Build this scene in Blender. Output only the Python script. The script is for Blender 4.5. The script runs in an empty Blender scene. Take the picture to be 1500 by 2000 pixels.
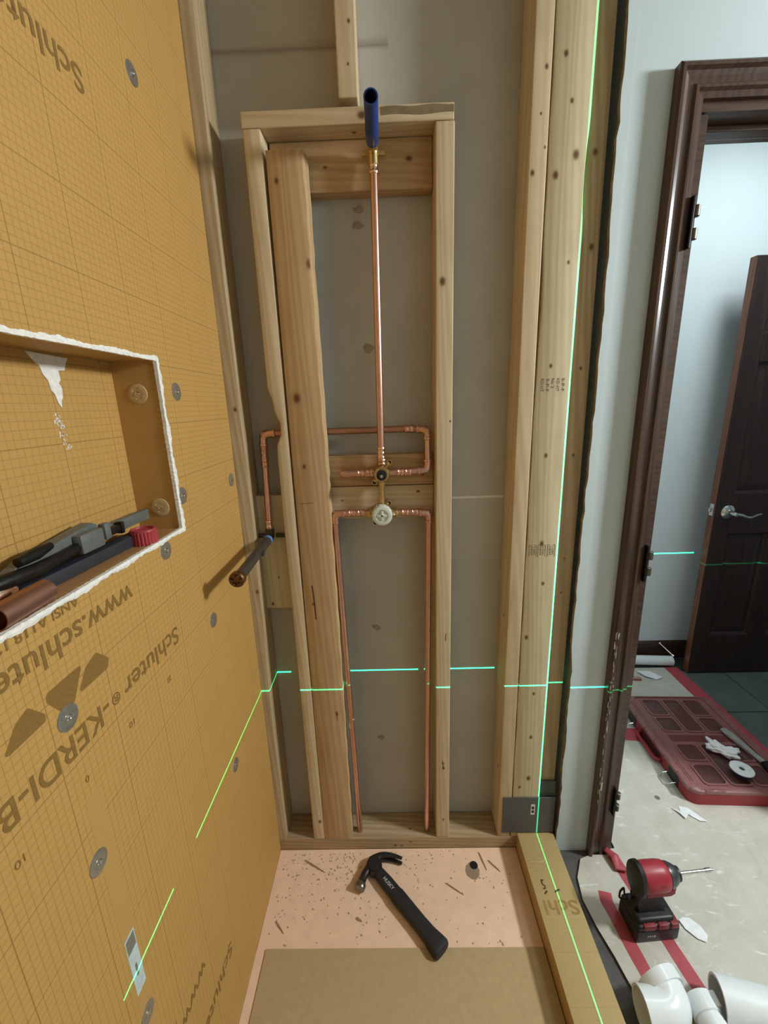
import bpy, bmesh, math, random
from mathutils import Vector, Matrix
random.seed(7)
S = bpy.context.scene
COL = S.collection
PI = math.pi

# ------------------------------------------------------------------ camera
cam = bpy.data.objects.new('camera', bpy.data.cameras.new('camera'))
COL.objects.link(cam)
cam.data.sensor_fit = 'HORIZONTAL'; cam.data.sensor_width = 36.0
cam.data.lens = 816.55 / 1500 * 36.0
cam.data.clip_start = 0.01
_x = Vector((0.99941862, -0.02800731, -0.01944249))
_d = Vector((0.01185988, -0.24905758, 0.96841606))
_v = Vector((0.03196503, 0.96808363, 0.24858062))
# world axes written in camera (x right, y down, z forward) coordinates
cam.matrix_world = Matrix(((_x[0], -_x[1], -_x[2], 0.0),
                           (_d[0], -_d[1], -_d[2], 0.0),
                           (-_v[0], _v[1], _v[2], 1.42),
                           (0, 0, 0, 1)))
S.camera = cam

# ------------------------------------------------------------------ world, exposure, lights
w = bpy.data.worlds.new('world'); S.world = w; w.use_nodes = True
w.node_tree.nodes['Background'].inputs[0].default_value = (0.75, 0.82, 0.9, 1)
w.node_tree.nodes['Background'].inputs[1].default_value = 0.15
S.view_settings.view_transform = 'Standard'
try: S.view_settings.look = 'None'
except Exception: pass
S.view_settings.gamma = 1.0
S.view_settings.use_curve_mapping = False
S.view_settings.exposure = -0.1

def area(name, loc, target, size, power, color, size_y=None):
    l = bpy.data.lights.new(name, 'AREA'); l.energy = power; l.color = color
    l.size = size
    if size_y: l.shape = 'RECTANGLE'; l.size_y = size_y
    o = bpy.data.objects.new(name, l); COL.objects.link(o)
    o.location = loc
    o.rotation_euler = (Vector(target) - Vector(loc)).to_track_quat('-Z', 'Y').to_euler()
    return o
area('vanity_light', (2.15, 0.45, 2.1), (0.0, 0.75, 1.0), 0.24, 54, (0.93, 0.99, 1.0))
area('hall_light', (1.55, 1.45, 2.47), (1.5, 1.8, 0), 0.4, 9.5, (0.86, 0.97, 1.0))

def laser_level(loc):
    """green cross-line laser on the floor stand behind the camera: a point lamp that only shines along two thin planes"""
    l = bpy.data.lights.new('cross_line_laser', 'POINT'); l.energy = 65.0; l.color = (1, 1, 1)
    l.shadow_soft_size = 0.0; l.use_nodes = True
    nt = l.node_tree; N = nt.nodes; L = nt.links
    em = N['Emission']
    em.inputs['Color'].default_value = (0.01, 1.0, 0.40, 1)
    tc = N.new('ShaderNodeTexCoord'); sx = N.new('ShaderNodeSeparateXYZ')
    L.new(tc.outputs['Normal'], sx.inputs[0])
    def m(op, a, b=None, c=None):
        n = N.new('ShaderNodeMath'); n.operation = op
        for i, v in enumerate((a, b, c)):
            if v is None: continue
            if isinstance(v, (int, float)): n.inputs[i].default_value = v
            else: L.new(v, n.inputs[i])
        return n.outputs[0]
    ax = m('ABSOLUTE', sx.outputs[0]); az = m('ABSOLUTE', sx.outputs[2])
    def line(v, k):
        t = m('DIVIDE', v, 0.0016)
        core = m('LESS_THAN', v, 0.0013)
        glow = m('DIVIDE', 0.0022, m('ADD', 1.0, m('MULTIPLY', t, m('MULTIPLY', t, 0.25))))
        near = m('LESS_THAN', v, 0.012)
        return m('MULTIPLY', m('ADD', core, m('MULTIPLY', glow, near)), k)
    # fan of the level line ends 50 degrees to the left and is broken once by the laser's own stand
    ratio = m('DIVIDE', m('MULTIPLY', sx.outputs[0], -1.0), m('MAXIMUM', sx.outputs[1], 0.001))
    fan = m('LESS_THAN', ratio, 1.172)
    gap = m('SUBTRACT', 1.0, m('MULTIPLY', m('GREATER_THAN', ratio, 0.886), m('LESS_THAN', ratio, 0.978)))
    fwd = m('GREATER_THAN', sx.outputs[1], 0.1)
    hz = m('MULTIPLY', m('MULTIPLY', line(az, 1.0), fan), gap)
    tot = m('MULTIPLY', m('ADD', hz, line(ax, 1.0)), fwd)
    L.new(m('MULTIPLY', tot, 13.0), em.inputs['Strength'])
    o = bpy.data.objects.new('cross_line_laser', l); COL.objects.link(o); o.location = loc
    return o
laser_level((0.4375, -0.317, 0.613))

# ------------------------------------------------------------------ helpers
def srgb(r, g, b):
    f = lambda c: (c / 255 / 12.92) if c <= 10 else ((c / 255 + 0.055) / 1.055) ** 2.4
    return (f(r), f(g), f(b), 1.0)

class NT:
    def __init__(self, name):
        self.m = bpy.data.materials.new(name); self.m.use_nodes = True
        self.t = self.m.node_tree; self.b = self.t.nodes['Principled BSDF']
    def n(self, typ, **kw):
        nd = self.t.nodes.new(typ)
        for k, v in kw.items(): setattr(nd, k, v)
        return nd
    def set(self, sock, v):
        if isinstance(v, (int, float)): sock.default_value = v
        elif isinstance(v, (tuple, list)): sock.default_value = v
        else: self.t.links.new(v, sock)
    def math(self, op, a, b=None, c=None, clamp=False):
        nd = self.n('ShaderNodeMath', operation=op, use_clamp=clamp)
        for i, v in enumerate((a, b, c)):
            if v is not None: self.set(nd.inputs[i], v)
        return nd.outputs[0]
    def mix(self, f, a, b):
        nd = self.n('ShaderNodeMix', data_type='RGBA')
        self.set(nd.inputs[0], f); self.set(nd.inputs[6], a); self.set(nd.inputs[7], b)
        return nd.outputs[2]
    def coord(self, kind='Object'):
        return self.n('ShaderNodeTexCoord').outputs[kind]
    def mapped(self, scale, loc=(0, 0, 0), kind='Object'):
        mp = self.n('ShaderNodeMapping'); self.t.links.new(self.coord(kind), mp.inputs[0])
        mp.inputs['Scale'].default_value = scale; self.set(mp.inputs['Location'], loc)
        return mp.outputs[0]
    def noise(self, vec, scale, detail=4, rough=0.55, dist=0.0):
        nd = self.n('ShaderNodeTexNoise')
        self.t.links.new(vec, nd.inputs['Vector'])
        nd.inputs['Scale'].default_value = scale; nd.inputs['Detail'].default_value = detail
        nd.inputs['Roughness'].default_value = rough; nd.inputs['Distortion'].default_value = dist
        return nd.outputs['Fac']
    def ramp(self, fac, stops):
        nd = self.n('ShaderNodeValToRGB'); self.t.links.new(fac, nd.inputs[0])
        cr = nd.color_ramp
        while len(cr.elements) < len(stops): cr.elements.new(0.5)
        for e, (p, c) in zip(cr.elements, stops):
            e.position = p; e.color = c if len(c) == 4 else (*c, 1)
        return nd.outputs[0]
    def bump(self, h, strength=0.3, dist=0.002):
        nd = self.n('ShaderNodeBump'); nd.inputs['Strength'].default_value = strength
        nd.inputs['Distance'].default_value = dist
        self.t.links.new(h, nd.inputs['Height']); self.t.links.new(nd.outputs[0], self.b.inputs['Normal'])

def mat(name, col, rough=0.5, metal=0.0, var=0.12, scale=40, bump=0.0, spec=0.5, trans=0.0, coat=0.0):
    k = NT(name)
    c2 = tuple(max(0, min(1, c * (1 - var))) for c in col[:3]) + (1,)
    c1 = tuple(max(0, min(1, c * (1 + var))) for c in col[:3]) + (1,)
    nz = k.noise(k.coord(), scale, 5, 0.6)
    k.set(k.b.inputs['Base Color'], k.ramp(nz, [(0.3, c2), (0.7, c1)]))
    k.b.inputs['Roughness'].default_value = rough; k.b.inputs['Metallic'].default_value = metal
    k.b.inputs['Specular IOR Level'].default_value = spec
    k.b.inputs['Transmission Weight'].default_value = trans
    k.b.inputs['Coat Weight'].default_value = coat
    if bump: k.bump(nz, bump, 0.002)
    return k.m

def wood(name, axis, light, dark, knots=(), origin=(0, 0, 0), seed=0.0, rings=1.0, knotcol=(116, 84, 54)):
    """sawn softwood: long grain along one axis, ring bands, and the knots this piece has (points in scene metres)"""
    k = NT(name)
    sc = [1.0, 1.0, 1.0]; sc['xyz'.index(axis)] = 0.045
    v = k.mapped(tuple(sc), (seed, seed * 1.7, seed * 0.6))
    warp = k.noise(v, 14, 3, 0.5, 0.6)
    mask = None
    pos = k.coord()
    for (kx, ky, kz, r) in knots:
        r *= 0.78
        mp = k.n('ShaderNodeMapping'); k.t.links.new(pos, mp.inputs[0])
        ks = [1.0, 1.0, 1.0]; ks['xyz'.index(axis)] = 0.72
        rel = (kx - origin[0], ky - origin[1], kz - origin[2])
        mp.inputs['Scale'].default_value = tuple(s / r for s in ks)
        mp.inputs['Location'].default_value = tuple(-a * s / r for a, s in zip(rel, ks))
        ln = k.n('ShaderNodeVectorMath', operation='LENGTH'); k.t.links.new(mp.outputs[0], ln.inputs[0])
        d = ln.outputs['Value']
        mask = d if mask is None else k.math('MINIMUM', mask, d)
    band = k.n('ShaderNodeTexWave', wave_type='BANDS', bands_direction='DIAGONAL')
    k.t.links.new(v, band.inputs['Vector'])
    band.inputs['Scale'].default_value = 34 * rings; band.inputs['Distortion'].default_value = 14
    band.inputs['Detail'].default_value = 2; band.inputs['Detail Scale'].default_value = 0.6
    fine = k.noise(v, 240, 3, 0.7)
    f = k.math('ADD', k.math('MULTIPLY', band.outputs['Fac'], 0.26),
               k.math('ADD', k.math('MULTIPLY', warp, 0.62), k.math('MULTIPLY', fine, 0.34)))
    col = k.ramp(f, [(0.32, light), (0.85, dark)])
    blotch = k.noise(k.coord(), 7, 4, 0.6)
    col = k.mix(k.math('MULTIPLY', k.math('SUBTRACT', blotch, 0.5, clamp=True), 0.9), col, tuple(c * 0.62 for c in dark[:3]) + (1,))
    if mask is not None:
        halo = k.math('MULTIPLY', k.math('SUBTRACT', 1.9, mask, clamp=True), 0.42)
        col = k.mix(halo, col, tuple(c * 0.85 for c in dark[:3]) + (1,))
        col = k.mix(k.math('MULTIPLY', k.math('SUBTRACT', 1.25, mask, clamp=True), 1.5, clamp=True), col, srgb(*knotcol))
        core = k.math('MULTIPLY', k.math('SUBTRACT', 0.62, mask, clamp=True), 1.1, clamp=True)
        col = k.mix(core, col, srgb(70, 48, 30))
    k.set(k.b.inputs['Base Color'], col)
    k.b.inputs['Roughness'].default_value = 0.68; k.b.inputs['Specular IOR Level'].default_value = 0.3
    k.bump(f, 0.12, 0.001)
    return k.m

def foam_face(name, a, b, col, line, pitch=0.01, strength=0.78):
    """orange membrane printed with a centimetre grid (every tenth line heavier); a, b = the two in-plane axes"""
    k = NT(name)
    sp = k.n('ShaderNodeSeparateXYZ'); k.t.links.new(k.coord(), sp.inputs[0])
    wob = k.noise(k.coord(), 9, 2)
    def lines(ax, p, wd):
        v = k.math('ADD', sp.outputs['xyz'.index(ax)], k.math('MULTIPLY', wob, 0.0012))
        fr = k.math('FRACT', k.math('ADD', k.math('DIVIDE', v, p), 100.5))
        d = k.math('MULTIPLY', k.math('ABSOLUTE', k.math('SUBTRACT', fr, 0.5)), p)
        return k.math('SUBTRACT', 1.0, k.math('DIVIDE', d, wd), clamp=True)
    ink = k.noise(k.coord(), 130, 3, 0.7)
    g = k.math('MAXIMUM', lines(a, pitch, 0.0009), lines(b, pitch, 0.0009))
    h = k.math('MAXIMUM', lines(a, pitch * 10, 0.0013), lines(b, pitch * 10, 0.0013))
    f = k.math('MULTIPLY', k.math('ADD', k.math('MULTIPLY', g, 0.62), k.math('MULTIPLY', h, 0.5), clamp=True),
               k.math('MULTIPLY', k.math('ADD', ink, 0.35), strength), clamp=True)
    mott = k.noise(k.coord(), 420, 2, 0.6); big = k.noise(k.coord(), 5, 3)
    c2 = tuple(c * 0.84 for c in col[:3]) + (1,)
    base = k.mix(k.math('ADD', k.math('MULTIPLY', mott, 0.6), k.math('MULTIPLY', big, 0.4)), c2, col)
    k.set(k.b.inputs['Base Color'], k.mix(f, base, line))
    k.b.inputs['Roughness'].default_value = 0.62; k.b.inputs['Specular IOR Level'].default_value = 0.35
    k.bump(mott, 0.12, 0.0006)
    return k.m

# --- mesh helpers
def tag(o, label=None, cat=None, group=None, kind=None):
    if label: o['label'] = label
    if cat: o['category'] = cat
    if group: o['group'] = group
    if kind: o['kind'] = kind
    return o

def link(name, bm, m, parent=None, loc=None, smooth=False, mods=None):
    me = bpy.data.meshes.new(name)
    bmesh.ops.recalc_face_normals(bm, faces=bm.faces[:])
    bm.to_mesh(me); bm.free()
    o = bpy.data.objects.new(name, me); COL.objects.link(o)
    if isinstance(m, (list, tuple)):
        for q in m: me.materials.append(q)
    elif m: me.materials.append(m)
    if smooth:
        for p in me.polygons: p.use_smooth = True
        try: me.set_sharp_from_angle(angle=math.radians(38))
        except Exception: pass
    if parent: o.parent = parent
    if loc is not None: o.location = loc
    return o

def empty(name, loc, rz=0.0, label=None, cat=None, group=None):
    o = bpy.data.objects.new(name, None); COL.objects.link(o)
    o.location = loc; o.rotation_euler = (0, 0, rz); o.empty_display_size = 0.05
    return tag(o, label, cat, group)

def bx(bm, x0, x1, y0, y1, z0, z1, bev=0.0, seg=2, mi=0):
    vs = [bm.verts.new((x, y, z)) for x in (x0, x1) for y in (y0, y1) for z in (z0, z1)]
    idx = ((0, 1, 3, 2), (4, 6, 7, 5), (0, 4, 5, 1), (2, 3, 7, 6), (0, 2, 6, 4), (1, 5, 7, 3))
    fs = [bm.faces.new([vs[i] for i in f]) for f in idx]
    for f in fs: f.material_index = mi
    if bev > 0:
        es = list({e for f in fs for e in f.edges})
        bmesh.ops.bevel(bm, geom=es, offset=bev, segments=seg, affect='EDGES', profile=0.6)
    return vs

def box(name, x0, x1, y0, y1, z0, z1, m, parent=None, bev=0.0, seg=2, origin=None, smooth=False):
    """box mesh whose origin is its base centre (or the given point)"""
    if origin is None: origin = ((x0 + x1) / 2, (y0 + y1) / 2, z0)
    ox, oy, oz = origin
    bm = bmesh.new(); bx(bm, x0 - ox, x1 - ox, y0 - oy, y1 - oy, z0 - oz, z1 - oz, bev, seg)
    loc = Vector(origin)
    if parent: loc = loc - parent.location if parent.rotation_euler.z == 0 else loc
    return link(name, bm, m, parent, loc, smooth=smooth or bev > 0)

def prism(bm, pts, z0, z1, axis='z', bev=0.0, seg=2):
    """extrude a 2D outline along an axis"""
    def P(a, b, c):
        return {'z': (a, b, c), 'y': (a, c, b), 'x': (c, a, b)}[axis]
    lo = [bm.verts.new(P(a, b, z0)) for a, b in pts]; hi = [bm.verts.new(P(a, b, z1)) for a, b in pts]
    n = len(pts); fs = [bm.faces.new(lo[::-1]), bm.faces.new(hi)]
    for i in range(n): fs.append(bm.faces.new((lo[i], lo[(i + 1) % n], hi[(i + 1) % n], hi[i])))
    if bev:
        es = [e for e in fs[0].edges] + [e for e in fs[1].edges]
        bmesh.ops.bevel(bm, geom=es, offset=bev, segments=seg, affect='EDGES')
    return lo, hi

def sweep(bm, pts, r, seg=14, caps=True, flat=1.0):
    """round tube along points; r a number or one per point"""
    pts = [Vector(p) for p in pts]; n = len(pts)
    rs = r if isinstance(r, (list, tuple)) else [r] * n
    t0 = (pts[1] - pts[0]).normalized()
    up = Vector((0, 0, 1)) if abs(t0.z) < 0.9 else Vector((1, 0, 0))
    u = t0.cross(up).normalized(); rings = []
    for i, p in enumerate(pts):
        a = pts[i] - pts[i - 1] if i else pts[1] - pts[0]
        b = pts[i + 1] - pts[i] if i < n - 1 else a
        if a.length < 1e-9: a = b
        if b.length < 1e-9: b = a
        t = (a.normalized() + b.normalized())
        t = t.normalized() if t.length > 1e-6 else a.normalized()
        u = (u - t * u.dot(t)).normalized(); v = t.cross(u)
        rings.append([bm.verts.new(p + (u * math.cos(2 * PI * k / seg) + v * math.sin(2 * PI * k / seg) * flat) * rs[i]) for k in range(seg)])
    for i in range(n - 1):
        for k in range(seg):
            bm.faces.new((rings[i][k], rings[i][(k + 1) % seg], rings[i + 1][(k + 1) % seg], rings[i + 1][k]))
    if caps:
        bm.faces.new(rings[0][::-1]); bm.faces.new(rings[-1])
    return rings

def lathe(bm, p0, p1, prof, seg=20, caps=True):
    """profile (distance from p0 towards p1, radius)"""
    p0 = Vector(p0); d = (Vector(p1) - p0).normalized()
    up = Vector((0, 0, 1)) if abs(d.z) < 0.9 else Vector((1, 0, 0))
    u = d.cross(up).normalized(); v = d.cross(u); rings = []
    for t, r in prof:
        rings.append([bm.verts.new(p0 + d * t + (u * math.cos(2 * PI * k / seg) + v * math.sin(2 * PI * k / seg)) * max(r, 1e-5)) for k in range(seg)])
    for i in range(len(rings) - 1):
        for k in range(seg):
            bm.faces.new((rings[i][k], rings[i][(k + 1) % seg], rings[i + 1][(k + 1) % seg], rings[i + 1][k]))
    if caps:
        bm.faces.new(rings[0][::-1]); bm.faces.new(rings[-1])

def fillet(pts, r, n=7):
    """round the corners of a polyline"""
    P = [Vector(p) for p in pts]; out = [P[0]]
    for i in range(1, len(P) - 1):
        a = (P[i - 1] - P[i]).normalized(); b = (P[i + 1] - P[i]).normalized()
        p0 = P[i] + a * r; p2 = P[i] + b * r
        for k in range(n + 1):
            t = k / n; out.append(p0 * (1 - t) ** 2 + P[i] * 2 * t * (1 - t) + p2 * t * t)
    out.append(P[-1]); return out

def text(name, body, xdir, ydir, origin, width, m, parent=None, height=None, depth=0.0003, bold=0.0):
    """flat printed lettering: left end of the baseline at origin, scaled to the given width (and cap height)"""
    cu = bpy.data.curves.new(name, 'FONT'); cu.body = body; cu.size = 1.0; cu.extrude = 0.0; cu.offset = bold
    tmp = bpy.data.objects.new(name, cu); COL.objects.link(tmp)
    dg = bpy.context.evaluated_depsgraph_get(); dg.update()
    me = bpy.data.meshes.new_from_object(tmp.evaluated_get(dg))
    COL.objects.unlink(tmp); bpy.data.objects.remove(tmp); bpy.data.curves.remove(cu)
    xs = [v.co.x for v in me.vertices]; x0 = min(xs); sx = width / (max(xs) - x0)
    sy = sx if height is None else height / 0.7
    X = Vector(xdir).normalized(); Y = Vector(ydir).normalized(); Z = X.cross(Y)
    for v in me.vertices:
        v.co = X * ((v.co.x - x0) * sx) + Y * (v.co.y * sy) + Z * depth
    o = bpy.data.objects.new(name, me); COL.objects.link(o); me.materials.append(m)
    loc = Vector(origin)
    if parent: o.parent = parent; loc = loc - parent.location
    o.location = loc
    return o

# ------------------------------------------------------------------ materials
def wcol(a, b): return srgb(*a), srgb(*b)
M = {}
M['drywall_grey'] = None
k = NT('grey drywall paper'); nz = k.noise(k.coord(), 5, 5, 0.6); fz = k.noise(k.coord(), 90, 4, 0.7)
st = k.n('ShaderNodeMapping'); k.t.links.new(k.coord(), st.inputs[0]); st.inputs['Scale'].default_value = (1.6, 1, 22); st.inputs['Location'].default_value = (0, 0, -48.1)
sn = k.noise(st.outputs[0], 1.0, 3)
sp = k.n('ShaderNodeSeparateXYZ'); k.t.links.new(k.coord(), sp.inputs[0])
zs = k.math('SUBTRACT', 1.0, k.math('DIVIDE', k.math('ABSOLUTE', k.math('SUBTRACT', sp.outputs[2], k.math('ADD', 2.155, k.math('MULTIPLY', sn, 0.07)))), 0.018), clamp=True)
xs = k.math('LESS_THAN', sp.outputs[0], 0.02)
base = k.ramp(nz, [(0.3, srgb(176, 173, 164)), (0.7, srgb(190, 187, 178))])
base = k.mix(k.math('MULTIPLY', fz, 0.15), base, srgb(160, 155, 144))
k.set(k.b.inputs['Base Color'], k.mix(k.math('MULTIPLY', k.math('MULTIPLY', zs, xs), 0.55), base, srgb(112, 92, 68)))
k.b.inputs['Roughness'].default_value = 0.85; k.bump(fz, 0.06, 0.001); M['drywall_grey'] = k.m
M['paint'] = mat('pale grey green wall paint', srgb(197, 211, 215), 0.6, var=0.03, scale=6, bump=0.03)
M['paint_hall'] = mat('white hall paint', srgb(226, 234, 236), 0.55, var=0.02, scale=5, bump=0.02)
M['ceiling'] = mat('grey ceiling board', srgb(165, 163, 156), 0.8, var=0.02, scale=8)
M['gyp'] = mat('torn gypsum board edge', srgb(150, 122, 108), 0.9, var=0.35, scale=90, bump=0.5)
M['foam'] = foam_face('orange gridded foam membrane', 'y', 'z', srgb(196, 152, 84), srgb(112, 76, 30))
M['foam_plain'] = mat('plain orange membrane', srgb(184, 143, 80), 0.6, var=0.06, scale=300, bump=0.08)
M['foam_top'] = foam_face('orange gridded membrane on curb', 'x', 'y', srgb(190, 164, 112), srgb(138, 108, 62), strength=0.35)
M['foam_edge'] = mat('orange membrane of curb side', srgb(186, 156, 102), 0.65, var=0.1, scale=120, bump=0.1)
M['niche'] = foam_face('orange gridded membrane of niche back', 'y', 'z', srgb(196, 152, 84), srgb(112, 76, 30), pitch=0.0115)
M['ink'] = mat('olive brown printing ink', srgb(132, 98, 44), 0.6, var=0.12, scale=200)
M['ink_dark'] = mat('brown black marker ink', srgb(74, 52, 24), 0.6, var=0.2, scale=200)
M['thinset'] = mat('white thinset mortar', srgb(236, 232, 224), 0.85, var=0.12, scale=160, bump=0.6)
M['pan'] = mat('peach foam shower pan', srgb(238, 202, 172), 0.7, var=0.05, scale=30, bump=0.05)
M['card'] = mat('brown cardboard', srgb(182, 156, 114), 0.8, var=0.06, scale=60, bump=0.05)
M['copper'] = mat('copper tube', (0.70, 0.42, 0.34, 1), 0.3, 1.0, var=0.10, scale=60)
M['copper_dark'] = mat('tarnished copper tube', (0.46, 0.26, 0.20, 1), 0.42, 1.0, var=0.1, scale=20)
M['solder'] = mat('shiny tinned copper joint', (0.90, 0.60, 0.46, 1), 0.2, 1.0, var=0.12, scale=120)
M['brass'] = mat('brass casting', (0.62, 0.45, 0.20, 1), 0.33, 1.0, var=0.15, scale=90)
M['black_hole'] = mat('black rubber', srgb(22, 20, 20), 0.5, var=0.2)
M['cap_white'] = mat('milky white plastic', srgb(205, 212, 200), 0.45, var=0.04)
M['cap_grey'] = mat('grey plastic recess', srgb(140, 150, 140), 0.5, var=0.06)
M['blue'] = mat('blue plastic nipple', srgb(34, 66, 128), 0.4, var=0.1)
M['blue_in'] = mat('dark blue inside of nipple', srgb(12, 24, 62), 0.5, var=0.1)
M['blue_band'] = mat('light blue tape band', srgb(96, 140, 205), 0.5, var=0.1)
M['iron'] = mat('dark steel nipple', srgb(84, 76, 66), 0.5, 0.55, var=0.2, scale=80, bump=0.1)
M['bronze'] = mat('oxidised brass cap', srgb(112, 82, 48), 0.38, 0.8, var=0.35, scale=140, bump=0.3)
M['steel'] = mat('galvanised steel', (0.42, 0.40, 0.35, 1), 0.3, 0.75, var=0.15, scale=200)
M['chrome'] = mat('satin nickel', (0.72, 0.70, 0.66, 1), 0.22, 1.0, var=0.04)
M['plate'] = mat('dull dark grey sheet steel', srgb(98, 97, 98), 0.55, 0.35, var=0.06, scale=20)
M['sticker'] = mat('white sticker', srgb(225, 226, 222), 0.5, var=0.03)
M['clear_sticker'] = mat('translucent pale blue label', srgb(190, 205, 205), 0.3, var=0.18, scale=120)
M['clear_sticker2'] = mat('grey stripe of label', srgb(120, 118, 104), 0.4, var=0.15, scale=120)
M['black_print'] = mat('black print', srgb(40, 38, 36), 0.6, var=0.1)
M['hblack'] = mat('black rubber grip', srgb(38, 37, 39), 0.55, var=0.15, scale=120, bump=0.05)
M['hsteel'] = mat('black oxide steel head', srgb(60, 58, 57), 0.38, 0.6, var=0.25, scale=80, bump=0.08)
M['hbright'] = mat('bare steel striking face', srgb(130, 128, 122), 0.3, 0.9, var=0.2, scale=120)
M['white_print'] = mat('white print', srgb(215, 215, 210), 0.5, var=0.05)
M['walnut'] = wood('dark stained walnut vertical', 'z', srgb(88, 66, 54), srgb(56, 40, 32), seed=3.1)
M['walnut_x'] = wood('dark stained walnut horizontal', 'x', srgb(88, 66, 54), srgb(56, 40, 32), seed=5.3)
M['door'] = wood('espresso stained door', 'z', srgb(62, 45, 40), srgb(42, 30, 27), seed=8.1)
M['door_edge'] = wood('red brown door edge', 'z', srgb(142, 82, 52), srgb(96, 54, 34), seed=2.2)
for q in ('walnut', 'walnut_x', 'door', 'door_edge'):
    b = M[q].node_tree.nodes['Principled BSDF']; b.inputs['Roughness'].default_value = 0.3; b.inputs['Specular IOR Level'].default_value = 0.5
M['hinge'] = mat('black hinge metal', srgb(34, 32, 30), 0.4, 0.7, var=0.1)
M['hinge_worn'] = mat('worn grey hinge knuckle', srgb(98, 94, 84), 0.4, 0.8, var=0.15)
M['redtape'] = mat('red builders tape', srgb(176, 74, 82), 0.5, var=0.12, scale=50, bump=0.15)
M['subfloor'] = mat('dark grey dusty subfloor', srgb(88, 85, 84), 0.85, var=0.25, scale=25, bump=0.2)
M['slate'] = mat('dark green grey floor tile', srgb(92, 101, 96), 0.35, var=0.16, scale=9, bump=0.06)
M['grout'] = mat('dark grout', srgb(60, 64, 62), 0.9)
k = NT('brown floor paper with plaster smears')
nz = k.noise(k.coord(), 14, 6, 0.65, 0.6); f2 = k.noise(k.coord(), 60, 4, 0.7)
sm = k.ramp(k.noise(k.mapped((16, 42, 1)), 1.0, 5, 0.6, 0.8), [(0.60, (0, 0, 0, 1)), (0.70, (1, 1, 1, 1))])
base = k.ramp(nz, [(0.25, srgb(186, 181, 166)), (0.75, srgb(206, 203, 192))])
base = k.mix(k.math('MULTIPLY', sm, 0.75), base, srgb(232, 234, 230))
k.set(k.b.inputs['Base Color'], base); k.b.inputs['Roughness'].default_value = 0.6; k.bump(f2, 0.1, 0.001); M['paper'] = k.m
M['scrap'] = mat('white paper scrap', srgb(236, 238, 240), 0.6, var=0.08, scale=60, bump=0.1)
M['pvc'] = mat('white pvc', srgb(232, 238, 240), 0.25, var=0.02)
M['pvc_in'] = mat('shaded pvc inside', srgb(214, 210, 200), 0.5, var=0.05)
M['red'] = mat('red moulded plastic', srgb(160, 42, 54), 0.4, var=0.08, bump=0.03)
M['toolbox_red'] = mat('dark red toolbox plastic', srgb(150, 38, 42), 0.42, var=0.08, scale=60)
M['bin_red'] = mat('deep red bin plastic', srgb(128, 34, 40), 0.45, var=0.1, scale=60)
M['lid'] = mat('smoky pink lid plastic', srgb(142, 96, 93), 0.28, var=0.12, scale=70, bump=0.05)
M['pane'] = mat('clear smoky lid window', srgb(206, 156, 150), 0.15, var=0.1, scale=50, trans=0.85)
M['tool_black'] = mat('black tool plastic', srgb(30, 27, 29), 0.45, var=0.15, scale=90)
M['tool_grey'] = mat('dark grey metal nose', srgb(96, 100, 100), 0.32, 0.7, var=0.15)
M['wrench_steel'] = mat('bright forged steel', srgb(186, 184, 178), 0.4, 0.45, var=0.1, scale=60)
M['navy'] = mat('navy plastic', srgb(30, 32, 74), 0.4, var=0.1)
M['wrench_grey'] = mat('grey painted casting', srgb(112, 116, 112), 0.45, 0.3, var=0.15, scale=90)
M['knife_black'] = mat('black oily steel', srgb(38, 36, 33), 0.4, 0.5, var=0.25, scale=80)
M['case'] = mat('dark slate blue case', srgb(50, 51, 58), 0.4, var=0.12)
M['redcap'] = mat('red ribbed cap', srgb(164, 54, 60), 0.45, var=0.08)
M['chips'] = mat('wood shavings', srgb(176, 146, 112), 0.8, var=0.3, scale=120)
M['sliver'] = mat('grey brown wood sliver', srgb(160, 126, 94), 0.8, var=0.2, scale=150)
M['grey_patch'] = mat('grey sealant patch', srgb(150, 128, 104), 0.7, var=0.15, scale=120)

# ------------------------------------------------------------------ the setting
XL = -0.400; YS = 1.06; YB = 1.149
def struct(name, *a, **kw):
    o = box(name, *a, **kw); o['kind'] = 'structure'; return o
struct('floor', -0.55, 2.5, -0.6, 2.2, -0.06, -0.002, M['subfloor'])
struct('ceiling', -0.55, 3.0, -0.6, 2.25, 2.5, 2.56, M['ceiling'])
struct('wall_left', -0.55, -0.493, -0.6, 1.17, 0, 2.5, M['drywall_grey'])
wb = struct('wall_back', -0.493, 0.495, YB, YB + 0.013, 0, 2.5, M['drywall_grey'], origin=(0, YB, 0))
# taped horizontal joint and dabs on the back of that drywall
box('joint_strip', 0.16, 0.312, YB - 0.0008, YB, 1.158, 1.1645, mat('pale paper joint', srgb(222, 220, 212), 0.8), wb)
def dab(x, z, r, m, parent, y=YB):
    bm = bmesh.new(); n = 9; pts = []
    for i in range(n):
        a = 2 * PI * i / n; q = r * random.uniform(0.55, 1.15); pts.append((q * math.cos(a) * 1.3, q * math.sin(a)))
    prism(bm, pts, -0.0015, 0.0, 'y')
    return link('plaster_dab', bm, m, parent, Vector((x, y, z)) - parent.location)
for x, z, r in ((-0.056, 0.359, .012), (-0.058, 0.763, .012), (-0.060, 1.873, .011), (-0.064, 1.84, .012), (-0.049, 1.562, .013)):
    dab(x, z, r, mat('plaster dab', srgb(150, 142, 126), 0.8, var=0.25, scale=90), wb)
struct('wall_rear', -0.55, 2.5, -0.62, -0.56, 0, 2.5, M['drywall_grey'])
struct('wall_right', 2.44, 2.5, -0.56, 1.05, 0, 2.5, M['drywall_grey'])
struct('wall_far', 0.5, 3.0, 2.1, 2.16, 0, 2.5, M['paint_hall'])
struct('wall_hall_right', 2.94, 3.0, 1.16, 2.1, 0, 2.5, M['paint_hall'])
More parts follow.
